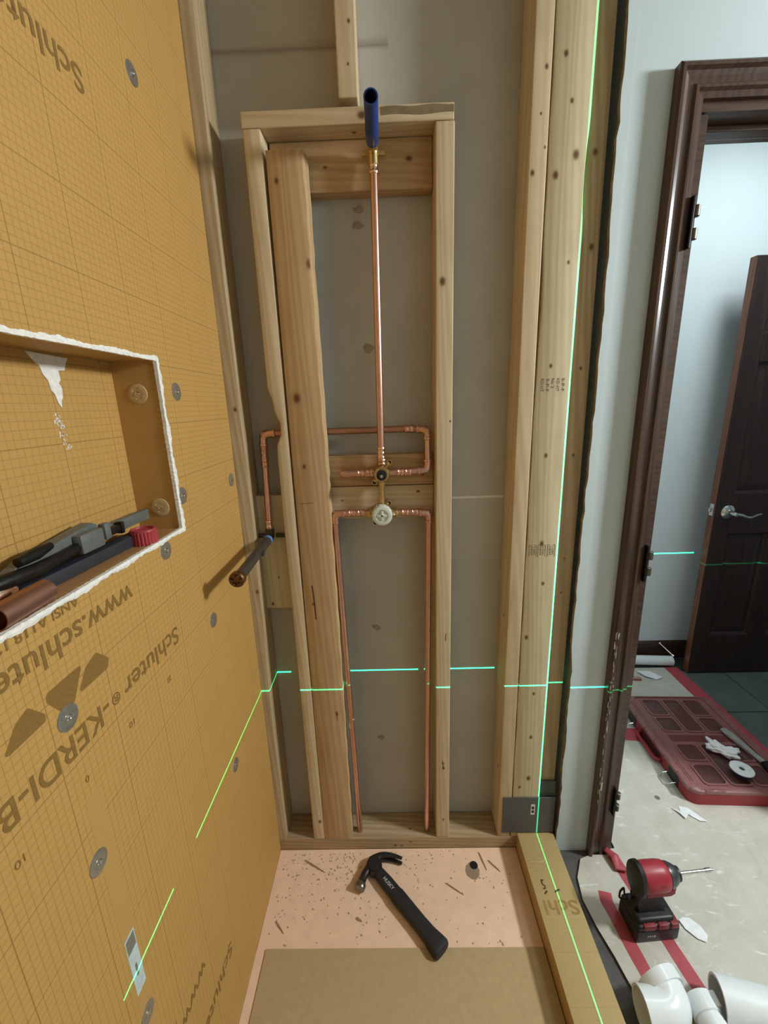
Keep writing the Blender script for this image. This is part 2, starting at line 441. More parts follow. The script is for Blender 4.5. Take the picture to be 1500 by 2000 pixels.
struct('wall_hall_left', 0.5, 0.53, 1.163, 2.1, 0, 2.5, M['paint_hall'])

# partition with the doorway; its left edge is the ragged cut of the board
bm = bmesh.new()
bx(bm, 0.512, 0.656, 1.048, 1.16, 0.0, 2.5)
bx(bm, 0.656, 2.44, 1.048, 1.16, 2.002, 2.5)
bx(bm, 1.43, 2.44, 1.048, 1.16, 0.0, 2.002)
link('wall_partition', bm, M['paint'], None)['kind'] = 'structure'
wp = bpy.data.objects['wall_partition']
bm = bmesh.new(); rows = []
n = 90
for i in range(n + 1):
    z = 0.0 + 2.5 * i / n
    x = 0.495 + random.uniform(-0.0018, 0.0018) + 0.002 * math.sin(z * 5) - (0.003 if 1.75 < z < 1.95 else 0)
    if z < 0.7: x += 0.002 + random.uniform(0, .003)
    rows.append([bm.verts.new((a, b, z)) for a, b in ((0.514, 1.0475), (x, 1.0475), (x + random.uniform(0, .002), 1.0597), (0.514, 1.0597))])
for i in range(n):
    for j in range(4):
        f = bm.faces.new((rows[i][j], rows[i][(j + 1) % 4], rows[i + 1][(j + 1) % 4], rows[i + 1][j]))
        f.material_index = 1 if j == 1 else 0
bm.faces.new(rows[0]); bm.faces.new(rows[-1][::-1])
link('drywall_edge', bm, [M['paint'], M['gyp']], wp)

# door casing (trim_1): stepped moulding with head jamb, hinge leaves and knuckles
def casing_profile():
    # (across from outer edge 0 to inner edge 0.062, projection)
    return [(0, 0), (0, 0.020), (0.004, 0.024), (0.010, 0.024), (0.014, 0.017), (0.022, 0.014), (0.034, 0.013),
            (0.038, 0.018), (0.043, 0.018), (0.047, 0.012), (0.058, 0.011), (0.058, 0)]
pf = casing_profile()
bm = bmesh.new()
X0, X1, ZT, YW = 0.596, 1.492, 2.058, 1.0475
def cp(u, p, corner):
    if corner == 0: return (X0 + u, YW - p, 0.0)
    if corner == 1: return (X0 + u, YW - p, ZT - u)
    if corner == 2: return (X1 - u, YW - p, ZT - u)
    return (X1 - u, YW - p, 0.0)
rings = [[bm.verts.new(cp(u, p, c)) for u, p in pf] for c in range(4)]
for c in range(3):
    for j in range(len(pf)):
        jj = (j + 1) % len(pf)
        bm.faces.new((rings[c][j], rings[c][jj], rings[c + 1][jj], rings[c + 1][j]))
bm.faces.new(rings[0]); bm.faces.new(rings[3])
tr = link('trim_1', bm, M['walnut']); tr['kind'] = 'structure'
bm = bmesh.new()
bx(bm, 0.6565, 1.43, 1.0465, 1.165, 1.982, 2.0015); bx(bm, 0.676, 1.41, 1.092, 1.125, 1.970, 1.982, 0.002)
bx(bm, 0.6565, 0.676, 1.048, 1.165, 0.0, 1.978); bx(bm, 1.41, 1.43, 1.048, 1.165, 0.0, 1.978)
link('door_jamb', bm, M['walnut_x'], tr)
for hz in (1.777, 0.996, 0.215):
    bm = bmesh.new()
    bx(bm, 0.6545, 0.6595, 1.026, 1.046, hz - 0.05, hz + 0.05, 0.001)
    h = link('hinge_leaf', bm, M['hinge'], tr)
    for dz in (0.022, -0.022):
        bm = bmesh.new(); lathe(bm, (0.667, 1.033, hz + dz - 0.011), (0.667, 1.033, hz + dz + 0.011), [(0, 0.006), (0.001, 0.0075), (0.021, 0.0075), (0.022, 0.006)], 14)
        link('knuckle', bm, M['hinge_worn'], h, smooth=True)
# scuffs of missing stain along the outer edge of the casing
bm = bmesh.new()
for i in range(46):
    z = random.choice((random.uniform(0.2, 0.85), random.uniform(0.45, 0.8)))
    x = X0 + 0.0005 + random.uniform(0.0, 0.010); h = random.uniform(0.004, 0.022); wd = random.uniform(0.0005, 0.0016)
    bx(bm, x, x + wd, YW - 0.0246, YW - 0.0238, z, z + h)
bx(bm, X0 + 0.014, X0 + 0.019, YW - 0.0172, YW - 0.0165, 0.26, 0.29)
sc = link('paint_scuffs', bm, mat('chipped white primer', srgb(196, 186, 172), 0.8), tr); sc['kind'] = 'stuff'

# hall: baseboard_far, floor tiles, open panel door
bm = bmesh.new()
prism(bm, [(2.099, 0.0), (2.083, 0.0), (2.083, 0.072), (2.087, 0.078), (2.087, 0.086), (2.093, 0.094), (2.099, 0.098)], 0.53, 2.94, 'x')
link('baseboard_far', bm, M['walnut_x'])['kind'] = 'structure'
fl = struct('floor_hall', 1.40, 2.94, 0.7, 2.1, -0.0018, 0.0002, M['grout'])
for i in range(5):
    for j in range(5):
        x = 1.405 + i * 0.31; y = 0.72 + j * 0.31
        if x + .3 < 2.94 and y + .3 < 2.12: box('floor_tile', x, x + .305, y, min(y + .305, 2.082), 0.0003, 0.0035 + random.uniform(0, .0005), M['slate'], fl, 0.001, 1)

DX, DY, DZ0, DZ1 = 1.52, 1.930, 0.012, 1.962
d1 = empty('door_1', (DX, DY, DZ0)); d1['kind'] = 'structure'
bm = bmesh.new()
cols = ((0.082, 0.275), (0.362, 0.555)); rws = ((0.225, 0.771), (0.963, 1.55), (1.66, 1.86))
wd = 0.637; xs_ = [0.0012, 0.085, 0.335, 0.425, 0.675, wd]
for a, b2 in ((0.0012, .082), (.275, .362), (.555, wd)): bx(bm, a, b2, 0, 0.035, 0, DZ1 - DZ0, 0.0015, 1)
for a, b2 in cols:
    zz = [0.0] + [q - DZ0 for r_ in rws for q in r_] + [DZ1 - DZ0]
    for q in range(0, len(zz), 2): bx(bm, a - .0005, b2 + .0005, 0.0003, 0.0347, zz[q], zz[q + 1])
link('door_frame', bm, M['door'], d1)
for a, b2 in cols:
    for z0, z1 in rws:
        bm = bmesh.new()
        z0 -= DZ0; z1 -= DZ0
        o = [(a, z0), (b2, z0), (b2, z1), (a, z1)]
        i1 = 0.014; i2 = 0.045
        r0 = [bm.verts.new((p, 0.006, q)) for p, q in o]
        r1 = [bm.verts.new((p + (i1 if p == a else -i1), 0.014, q + (i1 if q == z0 else -i1))) for p, q in o]
        r2 = [bm.verts.new((p + (i2 if p == a else -i2), 0.007, q + (i2 if q == z0 else -i2))) for p, q in o]
        for A, B in ((r0, r1), (r1, r2)):
            for t in range(4): bm.faces.new((A[t], A[(t + 1) % 4], B[(t + 1) % 4], B[t]))
        bm.faces.new(r2)
        link('door_panel', bm, M['door'], d1)
box('door_edge', DX - 0.0006, DX + 0.0012, DY, DY + 0.035, DZ0, DZ1, M['door_edge'], d1)
box('latch_plate', DX - 0.002, DX - 0.0004, DY + 0.006, DY + 0.029, 0.858, 0.915, M['chrome'], d1, 0.0004, 1)
box('latch_bolt', DX - 0.012, DX - 0.0004, DY + 0.012, DY + 0.024, 0.876, 0.896, M['chrome'], d1, 0.003, 2)
bm = bmesh.new()
lathe(bm, (DX + 0.062, DY, 0.878), (DX + 0.062, DY - 1, 0.878), [(0, 0.033), (0.004, 0.033), (0.010, 0.026), (0.014, 0.014), (0.05, 0.011), (0.056, 0.009)], 24)
lathe_rose = link('handle_rose', bm, M['chrome'], d1, Vector((0, 0, 0)) - d1.location, smooth=True)
bm = bmesh.new()
hx, hy, hz = DX + 0.062, DY - 0.05, 0.878
sweep(bm, [(hx - .004, hy, hz + .002), (hx + .02, hy - .004, hz - .002), (hx + .05, hy - .004, hz - .014), (hx + .07, hy - .003, hz - .014), (hx + .095, hy, hz - .004), (hx + .118, hy + .003, hz - .001)],
      [.010, .011, .009, .007, .006, .004], 12, flat=0.8)
link('handle_lever', bm, M['chrome'], d1, Vector((0, 0, 0)) - d1.location, smooth=True)

# ------------------------------------------------------------------ lumber
LIGHT = (srgb(212, 192, 160), srgb(188, 164, 128))
WARM = (srgb(196, 166, 124), srgb(170, 136, 96))
PALE = (srgb(208, 194, 162), srgb(184, 166, 130))
GREY = (srgb(190, 168, 132), srgb(154, 130, 96))
def lumber(name, x0, x1, y0, y1, z0, z1, axis, tone, label, cat='stud', group=None, knots=(), bev=0.003, seed=None, shape=None):
    org = ((x0 + x1) / 2, (y0 + y1) / 2, z0)
    sd = random.uniform(0, 9) if seed is None else seed
    m = wood('softwood ' + label[:34], axis, tone[0], tone[1], knots, org, sd)
    bm = bmesh.new()
    if shape is None:
        bx(bm, x0 - org[0], x1 - org[0], y0 - org[1], y1 - org[1], 0, z1 - z0, bev, 3)
    else: shape(bm, org)
    o = link(name, bm, m, None, org, smooth=True)
    return tag(o, label, cat, group)

def profile_stud(x0, x1, y0, y1, z0, z1, left=lambda z: 0.0, right=lambda z: 0.0, n=70, r=0.003):
    """a stud whose two front corners wander (wane, worn edges, notches)"""
    def f(bm, org):
        rows = []
        for i in range(n + 1):
            z = z0 + (z1 - z0) * i / n
            a = x0 + left(z); b = x1 - right(z)
            pts = ((a + r, y0), (b - r, y0), (b - r * .3, y0 + r * .3), (b, y0 + r), (x1 - right(z) * 0.5, y1), (x0 + left(z) * 0.5, y1), (a, y0 + r), (a + r * .3, y0 + r * .3))
            rows.append([bm.verts.new((p - org[0], q - org[1], z - org[2])) for p, q in pts])
        for i in range(n):
            for j in range(8):
                bm.faces.new((rows[i][j], rows[i][(j + 1) % 8], rows[i + 1][(j + 1) % 8], rows[i + 1][j]))
        bm.faces.new(rows[0]); bm.faces.new(rows[-1][::-1])
    return f
def bumpy(c, h, a):
    return lambda z: a * math.exp(-((z - c) / h) ** 2)

lumber('wall_stud', -0.440, -0.377, YS, YB - 0.001, 0.0475, 2.5, 'z', GREY, 'grey-brown corner stud half covered by the orange board at the left', knots=((-0.377, 1.09, 1.25, .008), (-0.381, 1.06, 1.42, .006), (-0.379, YS, 0.93, .006)),
       shape=profile_stud(-0.440, -0.377, YS, YB - .001, .0475, 2.5, right=lambda z: -(z - 0.05) * 0.0045 + .003 * math.sin(z * 4) ))
lumber('wall_stud', -0.290, -0.2545, YS, YB - 0.001, 0.0475, 1.996, 'z', LIGHT, 'left upright of the valve frame, pale stud set on edge with a notched left edge',
       knots=((-0.224, YS, 1.931, .005), (-0.262, YS, 0.118, .006)),
       shape=profile_stud(-0.290, -0.2545, YS, YB - .001, .0475, 1.996, left=lambda z: (-0.006 if z > 1.45 else 0.003) + 0.014 * math.exp(-((z - 1.372) / 0.035) ** 4), right=lambda z: (z - 1) * 0.004))
lumber('wall_stud', -0.2515, -0.160, YS, YS + 0.038, 0.0475, 1.957, 'z', WARM, 'wide tan plank standing flat beside the left upright of the valve frame',
       knots=((-0.226, YS, 1.442, .0115), (-0.172, YS, 1.736, .010), (-0.221, YS, 1.273, .006), (-0.182, YS, 0.527, .005), (-0.226, YS, .889, .004), (-0.232, YS, 1.90, .006)),
       shape=profile_stud(-0.2515, -0.160, YS, YS + .038, .0475, 1.957, right=lambda z: 0.011 * max(0, z - 0.9) + (0.004 if abs(z - 1.735) < .02 else 0) + 0.0012 * math.sin(z * 60)))
lumber('wall_stud', 0.114, 0.1555, YS, YB - 0.001, 0.0475, 1.996, 'z', LIGHT, 'right upright of the valve frame, pale stud with one round knot',
       knots=((0.130, YS, 1.689, .009), (0.150, YS, 1.375, .003), (0.137, YS, .323, .005), (.137, YS, .12, .004)))
lumber('header_board', -0.298, 0.154, YS, YB - 0.001, 1.9975, 2.0285, 'x', LIGHT, 'horizontal header board capping the valve frame under the short cripple stud', 'header',
       knots=((-0.04, YS, 2.012, .010), (-0.06, 1.09, 1.998, .005)))
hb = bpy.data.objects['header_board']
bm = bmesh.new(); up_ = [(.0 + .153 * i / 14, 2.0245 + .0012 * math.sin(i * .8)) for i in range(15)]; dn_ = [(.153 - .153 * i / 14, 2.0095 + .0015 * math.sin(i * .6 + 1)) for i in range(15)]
prism(bm, up_ + dn_, YS - .0006, YS + .002, 'y'); link('shaded_wane_strip', bm, mat('olive bark wane with recess shade', srgb(128, 112, 82), .8, var=.15, scale=60), hb, -hb.location)  # flat wane strip; the shade of its recess is painted into the olive
lumber('cripple_stud', -0.0885, -0.0475, YS, YB - 0.001, 2.0435, 2.5, 'z', LIGHT, 'narrow cripple stud rising above the header, left of the blue nipple', 'stud',
       knots=((-0.06, YS, 2.17, .004), (-0.065, YS, 2.10, .003)))
lumber('blocking', -0.2535, 0.1135, 1.111, YB - 0.001, 1.896, 1.9965, 'x', WARM, 'wide block set back under the header behind the shower arm', 'block',
       knots=((0.06, 1.111, 1.955, .007), (-0.13, 1.111, 1.945, .004)))
lumber('blocking', -0.2535, 0.1135, 1.111, YB - 0.001, 1.2095, 1.292, 'x', WARM, 'upper of two tan blocks behind the shower valves', 'block', knots=((0.085, 1.111, 1.235, .003),))
lumber('blocking', -0.2535, 0.1135, 1.111, YB - 0.001, 1.119, 1.2078, 'x', LIGHT, 'lower of two tan blocks behind the valve with the white cap', 'block',
       knots=((0.072, 1.111, 1.19, .005), (-0.135, 1.111, 1.17, .003)))
lumber('blocking', -0.374, -0.2915, 1.111, YB - 0.001, 0.853, 1.190, 'z', PALE, 'pale backing plank behind the tub spout pipe in the left bay', 'block',
       knots=((-0.355, 1.111, .868, .005), (-0.33, 1.111, .95, .003)))
lumber('wall_stud', 0.3135, 0.353, YS, YB - 0.001, 0.0475, 2.5, 'z', LIGHT, 'leftmost of the three joined posts beside the white wall', knots=((0.323, YS, 1.894, .006), (0.342, YS, 2.08, .005), (0.335, YS, 2.0, .003), (.347, YS, 1.94, .003), (0.3135, 1.10, .82, .005), (.3135, 1.09, .30, .005)))
lumber('wall_stud', 0.3555, 0.4395, YS, YS + 0.038, 0.0475, 2.5, 'z', PALE, 'wide pale middle post of the three, with grade stamps and the laser line',
       knots=((.373, YS, 1.888, .008), (.414, YS, 1.924, .009), (.398, YS, 2.02, .005), (.414, YS, 1.718, .004), (.389, YS, 1.497, .005), (.391, YS, 1.283, .0055), (.395, YS, 1.049, .007),
              (.405, YS, .934, .0055), (.369, YS, .771, .0065), (.400, YS, .585, .005), (.400, YS, .432, .006), (.401, YS, .279, .008), (.375, YS, .245, .005), (.38, YS, 2.1, .006)),
       shape=profile_stud(0.3555, 0.4395, YS, YS + .038, .0475, 2.5, left=lambda z: 0.004 * math.exp(-((z - 1.62) / .12) ** 2) + 0.0008 * math.sin(z * 31),
                          right=lambda z: 0.004 * math.exp(-((z - 1.885) / 0.075) ** 4) - 0.0004, n=120, r=0.0022))
lumber('wall_stud', 0.4425, 0.4885, YS + .012, YB - 0.001, 0.0475, 2.5, 'z', GREY, 'rightmost of the three joined posts, darker and set back by the torn drywall', knots=((.468, YS + .012, 1.751, .007), (.460, YS + .012, 1.933, .007), (.466, YS + .012, 1.49, .004), (.465, YS + .012, 1.28, .004), (.463, YS + .012, 1.0, .003), (.462, YS + .012, .9, .003)),
       shape=profile_stud(0.4425, 0.4885, YS + .012, YB - .001, .0475, 2.5, right=lambda z: .008 * max(0, z - 1.35)))
lumber('base_plate', -0.44, 0.490, YS, YB - 0.001, 0.0, 0.0465, 'x', GREY, 'dusty bottom plate lying along the floor under the studs', 'plate',
       knots=((0.03, YS, .03, .004), (-0.02, YS, .014, .005), (0.0, YS, .012, .004), (.03, 1.09, .0465, .004)))
plank = [o for o in bpy.data.objects if o.get('label', '').startswith('wide tan plank')][0]
def mark(parent, name, segs, wid, m, y=YS - .0003):
    bm = bmesh.new()
    for (xa, za, xb_, zb) in segs:
        a = Vector((xa, y, za)); b = Vector((xb_, y, zb)); d = (b - a).normalized(); q = Vector((-d.z, 0, d.x)) * wid / 2
        bm.faces.new([bm.verts.new(p) for p in (a - q, b - q, b + q, a + q)])
    return link(name, bm, m, parent, -parent.location)
PENCIL = mat('dark pencil line', srgb(84, 62, 40), .8)
mark(plank, 'pencil_mark', [(-.188, .535, -.178, .536), (-.183, .535, -.182, .505)], .0016, PENCIL)
mark(plank, 'pencil_mark', [(-.242, 1.176, -.205, 1.178)], .0012, PENCIL)
mark(plank, 'grain_split', [(-.226, .945, -.223, .90), (-.223, .90, -.222, .842)], .0036, mat('dark split in the grain', srgb(74, 52, 34), .9))
rst = [o for o in bpy.data.objects if o.get('label', '').startswith('right upright')][0]
mark(rst, 'pencil_mark', [(.134, .352, .137, .318), (.131, .342, .141, .340)], .0022, PENCIL)
mark(rst, 'pencil_mark', [(.142, .79, .141, .765)], .0018, PENCIL)
# grade stamps inked on the middle post
post = [o for o in bpy.data.objects if o.get('label', '').startswith('wide pale middle post')][0]
M['stamp'] = mat('faded stamp ink', srgb(84, 74, 58), 0.7, var=0.3, scale=200)
for i, (t, h) in enumerate((('KD-HT', .03), ('S-P-F', .03), ('No 2', .022), ('KD-HT', .03), ('S-P-F', .03))):
    text('grade_stamp', t, (0, 0, -1), (1, 0, 0), (0.372 + i * 0.0125 - .004, YS - .0003, 1.468), h, M['stamp'], post, height=.007)
for i, x in enumerate((0.3625, 0.386, 0.411)):
    bm = bmesh.new(); z0 = 1.012; z1 = 1.045; xw = .019
    for a, b, c, d in ((x, x + .0008, z0, z1), (x + xw, x + xw + .0008, z0, z1), (x, x + xw * .35, z1, z1 + .0008), (x + xw * .65, x + xw, z1, z1 + .0008)):
        bx(bm, a, b, YS - .0004, YS - .0002, c, d)
    link('grade_stamp', bm, M['stamp'], post, -post.location)
    for j, t in enumerate(('HEM', 'S-GRN')):
        text('grade_stamp', t, (0, 0, -1), (1, 0, 0), (x + .004 + .0075 * j, YS - .0003, z1 - .003), .024, M['stamp'], post, height=.005)

# ------------------------------------------------------------------ left wall: backer board with niche
board = empty('backer_board', (XL, 0.5, 0), 0, 'orange foam backer board with printed grid covering the whole left wall', 'board')
NY0, NY1, NZ0, NZ1, ND = 0.20, 0.757, 1.205, 1.507, 0.080
bm = bmesh.new()
Y0, Y1 = -0.555, 1.0585
ox, oy = XL, 0.5
for a, b2, c, d in ((Y0, NY0, 0.001, 2.499), (NY1, Y1, 0.001, 2.499), (NY0, NY1, 0.001, NZ0), (NY0, NY1, NZ1, 2.499)):
    bx(bm, -0.0125, 0, a - oy, b2 - oy, c, d)
link('face_sheet', bm, M['foam'], board)
def npanel(name, x0, x1, y0, y1, z0, z1, m): return box(name, x0, x1, y0, y1, z0, z1, m, board, origin=(XL, 0.5, 0))
npanel('niche_back', XL - ND - .010, XL - ND, NY0, NY1, NZ0, NZ1, M['niche'])
npanel('niche_side', XL - ND, XL - .0126, NY1, NY1 + .0125, NZ0, NZ1, M['foam_plain'])
npanel('niche_side', XL - ND, XL - .0126, NY0 - .0125, NY0, NZ0, NZ1, M['foam_plain'])
npanel('niche_top', XL - ND, XL - .0126, NY0, NY1, NZ1, NZ1 + .0125, M['foam_plain'])
npanel('niche_shelf', XL - ND, XL - .0126, NY0, NY1, NZ0 - .0125, NZ0, mat('scuffed niche shelf in shade brown', srgb(178, 132, 84), 0.35, var=0.12, scale=30))  # shelf membrane coloured browner to carry the shadow inside the niche
# rough mortar bead round the niche mouth
bm = bmesh.new()
def band(p0, p1, out, wid, n, th=.0032):
    p0 = Vector(p0); p1 = Vector(p1); out = Vector(out); rows = []; nx = Vector((1, 0, 0)); ph = random.uniform(0, 6)
    for i in range(n + 1):
        p = p0.lerp(p1, i / n)
        wv = wid * (1 + .22 * math.sin(i * .21 + ph) + .10 * math.sin(i * .9 + ph)) + random.uniform(-.0007, .0009)
        a = p - out * (.0012 + random.uniform(0, .0008)); b = p + out * wv
        h = th * random.uniform(.75, 1.1)
        rows.append([bm.verts.new(q) for q in (a - nx * .004, a + nx * h * .8, p + out * wv * .4 + nx * h, b + nx * h * .55, b - nx * .001)])
    for i in range(n):
        for q in range(4): bm.faces.new((rows[i][q], rows[i][q + 1], rows[i + 1][q + 1], rows[i + 1][q]))
xb = XL
band((xb, NY0, NZ1), (xb, NY1 + .006, NZ1), (0, 0, 1), .0056, 150)
band((xb, NY1, NZ1 + .006), (xb, NY1, 1.392), (0, 1, 0), .0080, 40)
band((xb, NY1 - .001, 1.394), (xb, NY1, NZ0 - .006), (0, 1, 0), .0098, 70)
band((xb, NY1 + .010, NZ0), (xb, NY0, NZ0), (0, 0, -1), .0062, 190)
link('mortar_bead', bm, M['thinset'], board, -board.location)
# smear of mortar running down the niche back
bm = bmesh.new()
smear = [(.583, 1.504), (.656, 1.502), (.648, 1.490), (.646, 1.484), (.633, 1.483), (.634, 1.470), (.629, 1.466), (.633, 1.458), (.631, 1.446), (.627, 1.440), (.625, 1.430), (.620, 1.438), (.617, 1.450), (.612, 1.455), (.610, 1.468), (.603, 1.476), (.600, 1.488), (.592, 1.494)]
prism(bm, [(a, b) for a, b in smear], XL - ND, XL - ND + .0016, 'x')
link('mortar_smear', bm, M['thinset'], board, -board.location)
bm = bmesh.new()
for i in range(70):
    t = random.random(); y = 0.612 + random.gauss(0, .006 - .003 * t) + .008 * t; z = 1.425 - .055 * t; r = random.uniform(.0006, .0022)
    bx(bm, XL - ND, XL - ND + .0008, y, y + r, z, z + r * 1.4)
link('mortar_specks', bm, M['thinset'], board, -board.location)['kind'] = 'stuff'
# fastening washers with their screws
def washer(p, nrm, r=.0165, mm='steel'):
    p = Vector(p); q = p + Vector(nrm)
    bm = bmesh.new(); lathe(bm, p, q, [(0, r), (.0012, r * .97), (.0018, r * .8), (.0012, r * .45), (.0010, r * .2)], 22)
    wv = link('washer', bm, M[mm], board, -board.location, smooth=True)
    bm = bmesh.new(); lathe(bm, p + Vector(nrm) * .0008, q, [(0, .0048), (.0014, .0044), (.0022, .0025), (.0014, .0014)], 12)
    s = link('screw', bm, M['chrome'], wv, smooth=True)
    for a in range(4):
        ang = a * PI / 2 + .3
        bm = bmesh.new(); u = Vector(nrm).orthogonal().normalized(); v = Vector(nrm).cross(u)
        c = p + (u * math.cos(ang) + v * math.sin(ang)) * r * .62
        lathe(bm, c, c + Vector(nrm), [(0, .0022), (.0021, .0019)], 8)
        link('boss', bm, M[mm], wv)
    return wv
for y, z in ((.824, 1.95), (.814, 1.456), (.777, 1.264), (.691, 1.184), (.828, .973), (.832, .579), (.424, 1.065), (.414, .848), (1.028, 1.25), (.429, .52), (.19, .9), (.2, 1.75)):
    washer((XL, y, z), (1, 0, 0), mm='steel')
M['washer_pale'] = mat('pale plastic washer', srgb(196, 168, 122), 0.5, var=0.06)
washer((XL - .040, NY1, 1.452), (0, -1, 0), .017, 'washer_pale')
washer((XL - .034, NY1, 1.247), (0, -1, 0), .017, 'washer_pale')
# printing, upside down as the sheet was hung
U = ((0, -1, 0), (0, 0, -1))
px = XL + 0.0002
def wprint(body, y, z, wdt, h, ink='ink', bold=0.012):
    return text('printed_lettering', body, U[0], U[1], (px, y, z), wdt, M[ink], board, height=h, bold=bold)
for dz in (0.0, 0.826, -0.806):
    wprint('Schluter', .684, 1.041 + dz, .160, .031)
    wprint('\u00ae', .514, 1.036 + dz, .017, .016)
    wprint('-KERDI-BOARD', .490, 1.041 + dz, .292, .032)
    wprint('www.schluter.com', .583, 1.170 + dz, .335, .031)
    if dz <= 0: wprint('ANSI A118.12', .480, 1.1995 + dz, .118, .0125)
for s, y, z in (('0', .432, .961), ('10', .531, .961), ('20', .640, .958), ('10', .334, .961)):
    wprint(s, y, z + .012, .006 * len(s), .010, bold=0.0)
# emblem: three rounded wedges
from collections import OrderedDict
def wedge(pts):
    bm = bmesh.new(); P = [Vector((0, a, b)) for a, b in pts]; n = len(P); out = []
    for i in range(n):
        a = (P[i - 1] - P[i]); b = (P[(i + 1) % n] - P[i]); r = min(.004, a.length * .4, b.length * .4)
        p0 = P[i] + a.normalized() * r; p2 = P[i] + b.normalized() * r
        for k2 in range(5):
            t = k2 / 4; out.append(p0 * (1 - t) ** 2 + P[i] * 2 * t * (1 - t) + p2 * t * t)
    bm.faces.new([bm.verts.new((px, p.y, p.z)) for p in out])
    link('printed_emblem', bm, M['ink'], board, -board.location)
WEDGES = []
def wedge_px(*yz): WEDGES.append(yz); wedge(yz)
wedge_px((.488, 1.1135), (.509, 1.0915), (.503, 1.079), (.452, 1.080), (.450, 1.084), (.466, 1.105))
wedge_px((.459, 1.1135), (.459, 1.108), (.4385, 1.075), (.421, 1.073), (.402, 1.104), (.405, 1.113), (.44, 1.1137))
wedge_px((.380, 1.1155), (.398, 1.0925), (.397, 1.084), (.348, 1.083), (.344, 1.086), (.362, 1.108))
# unprinted centre strip and the foil label stuck on it
box('unprinted_strip', XL, XL + .0002, .417, .443, 0.001, .942, M['foam_plain'], board)
lab = box('label_sticker', XL + .0002, XL + .0006, .420, .441, .575, .686, M['clear_sticker'], board)
box('label_stripe', XL + .0006, XL + .0008, .4215, .4395, .656, .682, M['clear_sticker2'], board)
box('label_stripe', XL + .0006, XL + .0008, .428, .432, .605, .628, M['clear_sticker2'], board)

# ------------------------------------------------------------------ plumbing
pl = empty('shower_valve_piping', (-0.026, 1.09, 0.05), 0, 'soldered copper shower piping with two brass valves in the open stud bay', 'plumbing')
def part(name, bm, m, parent=None, smooth=True):
    p = parent or pl
    return link(name, bm, m, p, -pl.location if p is pl else None, smooth=smooth)
R = 0.0088
def pipe(name, pts, m='copper', r=R, fr=0.0):
    bm = bmesh.new(); sweep(bm, fillet(pts, fr) if fr else pts, r, 16); return part(name, bm, M[m])
def coupling(p, d, ln=.026, r=.0100, m='copper', name='coupling'):
    p = Vector(p); d = Vector(d).normalized()
    bm = bmesh.new(); lathe(bm, p - d * ln / 2, p + d, [(0, r * .92), (.0008, r * 1.08), (.004, r * 1.16), (.006, r * 1.02), (ln * .45, r), (ln * .5, r * 1.10), (ln * .55, r), (ln - .006, r * 1.02), (ln - .004, r * 1.16), (ln - .0008, r * 1.08), (ln, r * .92)], 18)
    return part(name, bm, M[m])
def elbow(c, a, b, r=.0100, L=.026):
    """90 degree fitting with rolled collars: corner c, arms towards a and b"""
    c = Vector(c); a = (Vector(a) - c).normalized(); b = (Vector(b) - c).normalized()
    pts = fillet([c + a * L, c, c + b * L], L * .62, 9)
    bm = bmesh.new(); sweep(bm, pts, r, 16)
    for d in (a, b):
        lathe(bm, c + d * (L - .006), c + d * L * 2, [(0, r), (.001, r * 1.15), (.004, r * 1.2), (.007, r * 1.12), (.008, r * .95)], 16)
    return part('elbow', bm, M['copper'])
DV = Vector((-0.024, 1.086, 1.2475)); PV = Vector((-0.027, 1.086, 1.1375))
# riser and shower arm
top = Vector((-0.020, 1.086, 1.966))
pipe('riser_pipe', [(-0.024, 1.086, 1.290), (-0.0195, 1.086, 1.945)])
coupling((-0.024, 1.086, 1.299), (0, 0, 1), .032, m='solder'); coupling((-.0238, 1.086, 1.276), (0, 0, 1), .018, .0105)
bm = bmesh.new(); sweep(bm, fillet([top + Vector((0, 0, -.034)), top, top + Vector((0, -.03, 0))], .014), .0115, 16)
bx(bm, top.x + .006, top.x + .026, top.y + .004, top.y + .012, top.z - .012, top.z - .002, .002); bx(bm, top.x - .026, top.x - .006, top.y + .004, top.y + .012, top.z - .012, top.z - .002, .002)
part('drop_ear_elbow', bm, M['brass'])
coupling((-.0197, 1.086, 1.926), (0, 0, 1), .022, .0098, 'solder')
bm = bmesh.new()
lathe(bm, (-.020, 1.062, 1.966), (-.0178, 0.93, 1.966), [(0, .0135), (.02, .0135), (.021, .0142), (.05, .0142), (.052, .0136), (.134, .0136), (.134, .0112), (.06, .0112), (.058, .001)], 22, caps=False)
sa = part('shower_arm_nipple', bm, [M['blue'], M['blue_in']])
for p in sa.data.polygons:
    if (p.center - Vector((-.018, 0, 1.966))).xz.length < .0125 if False else (Vector((p.center.x + .019, 0, p.center.z - 1.966)).length < .0114): p.material_index = 1
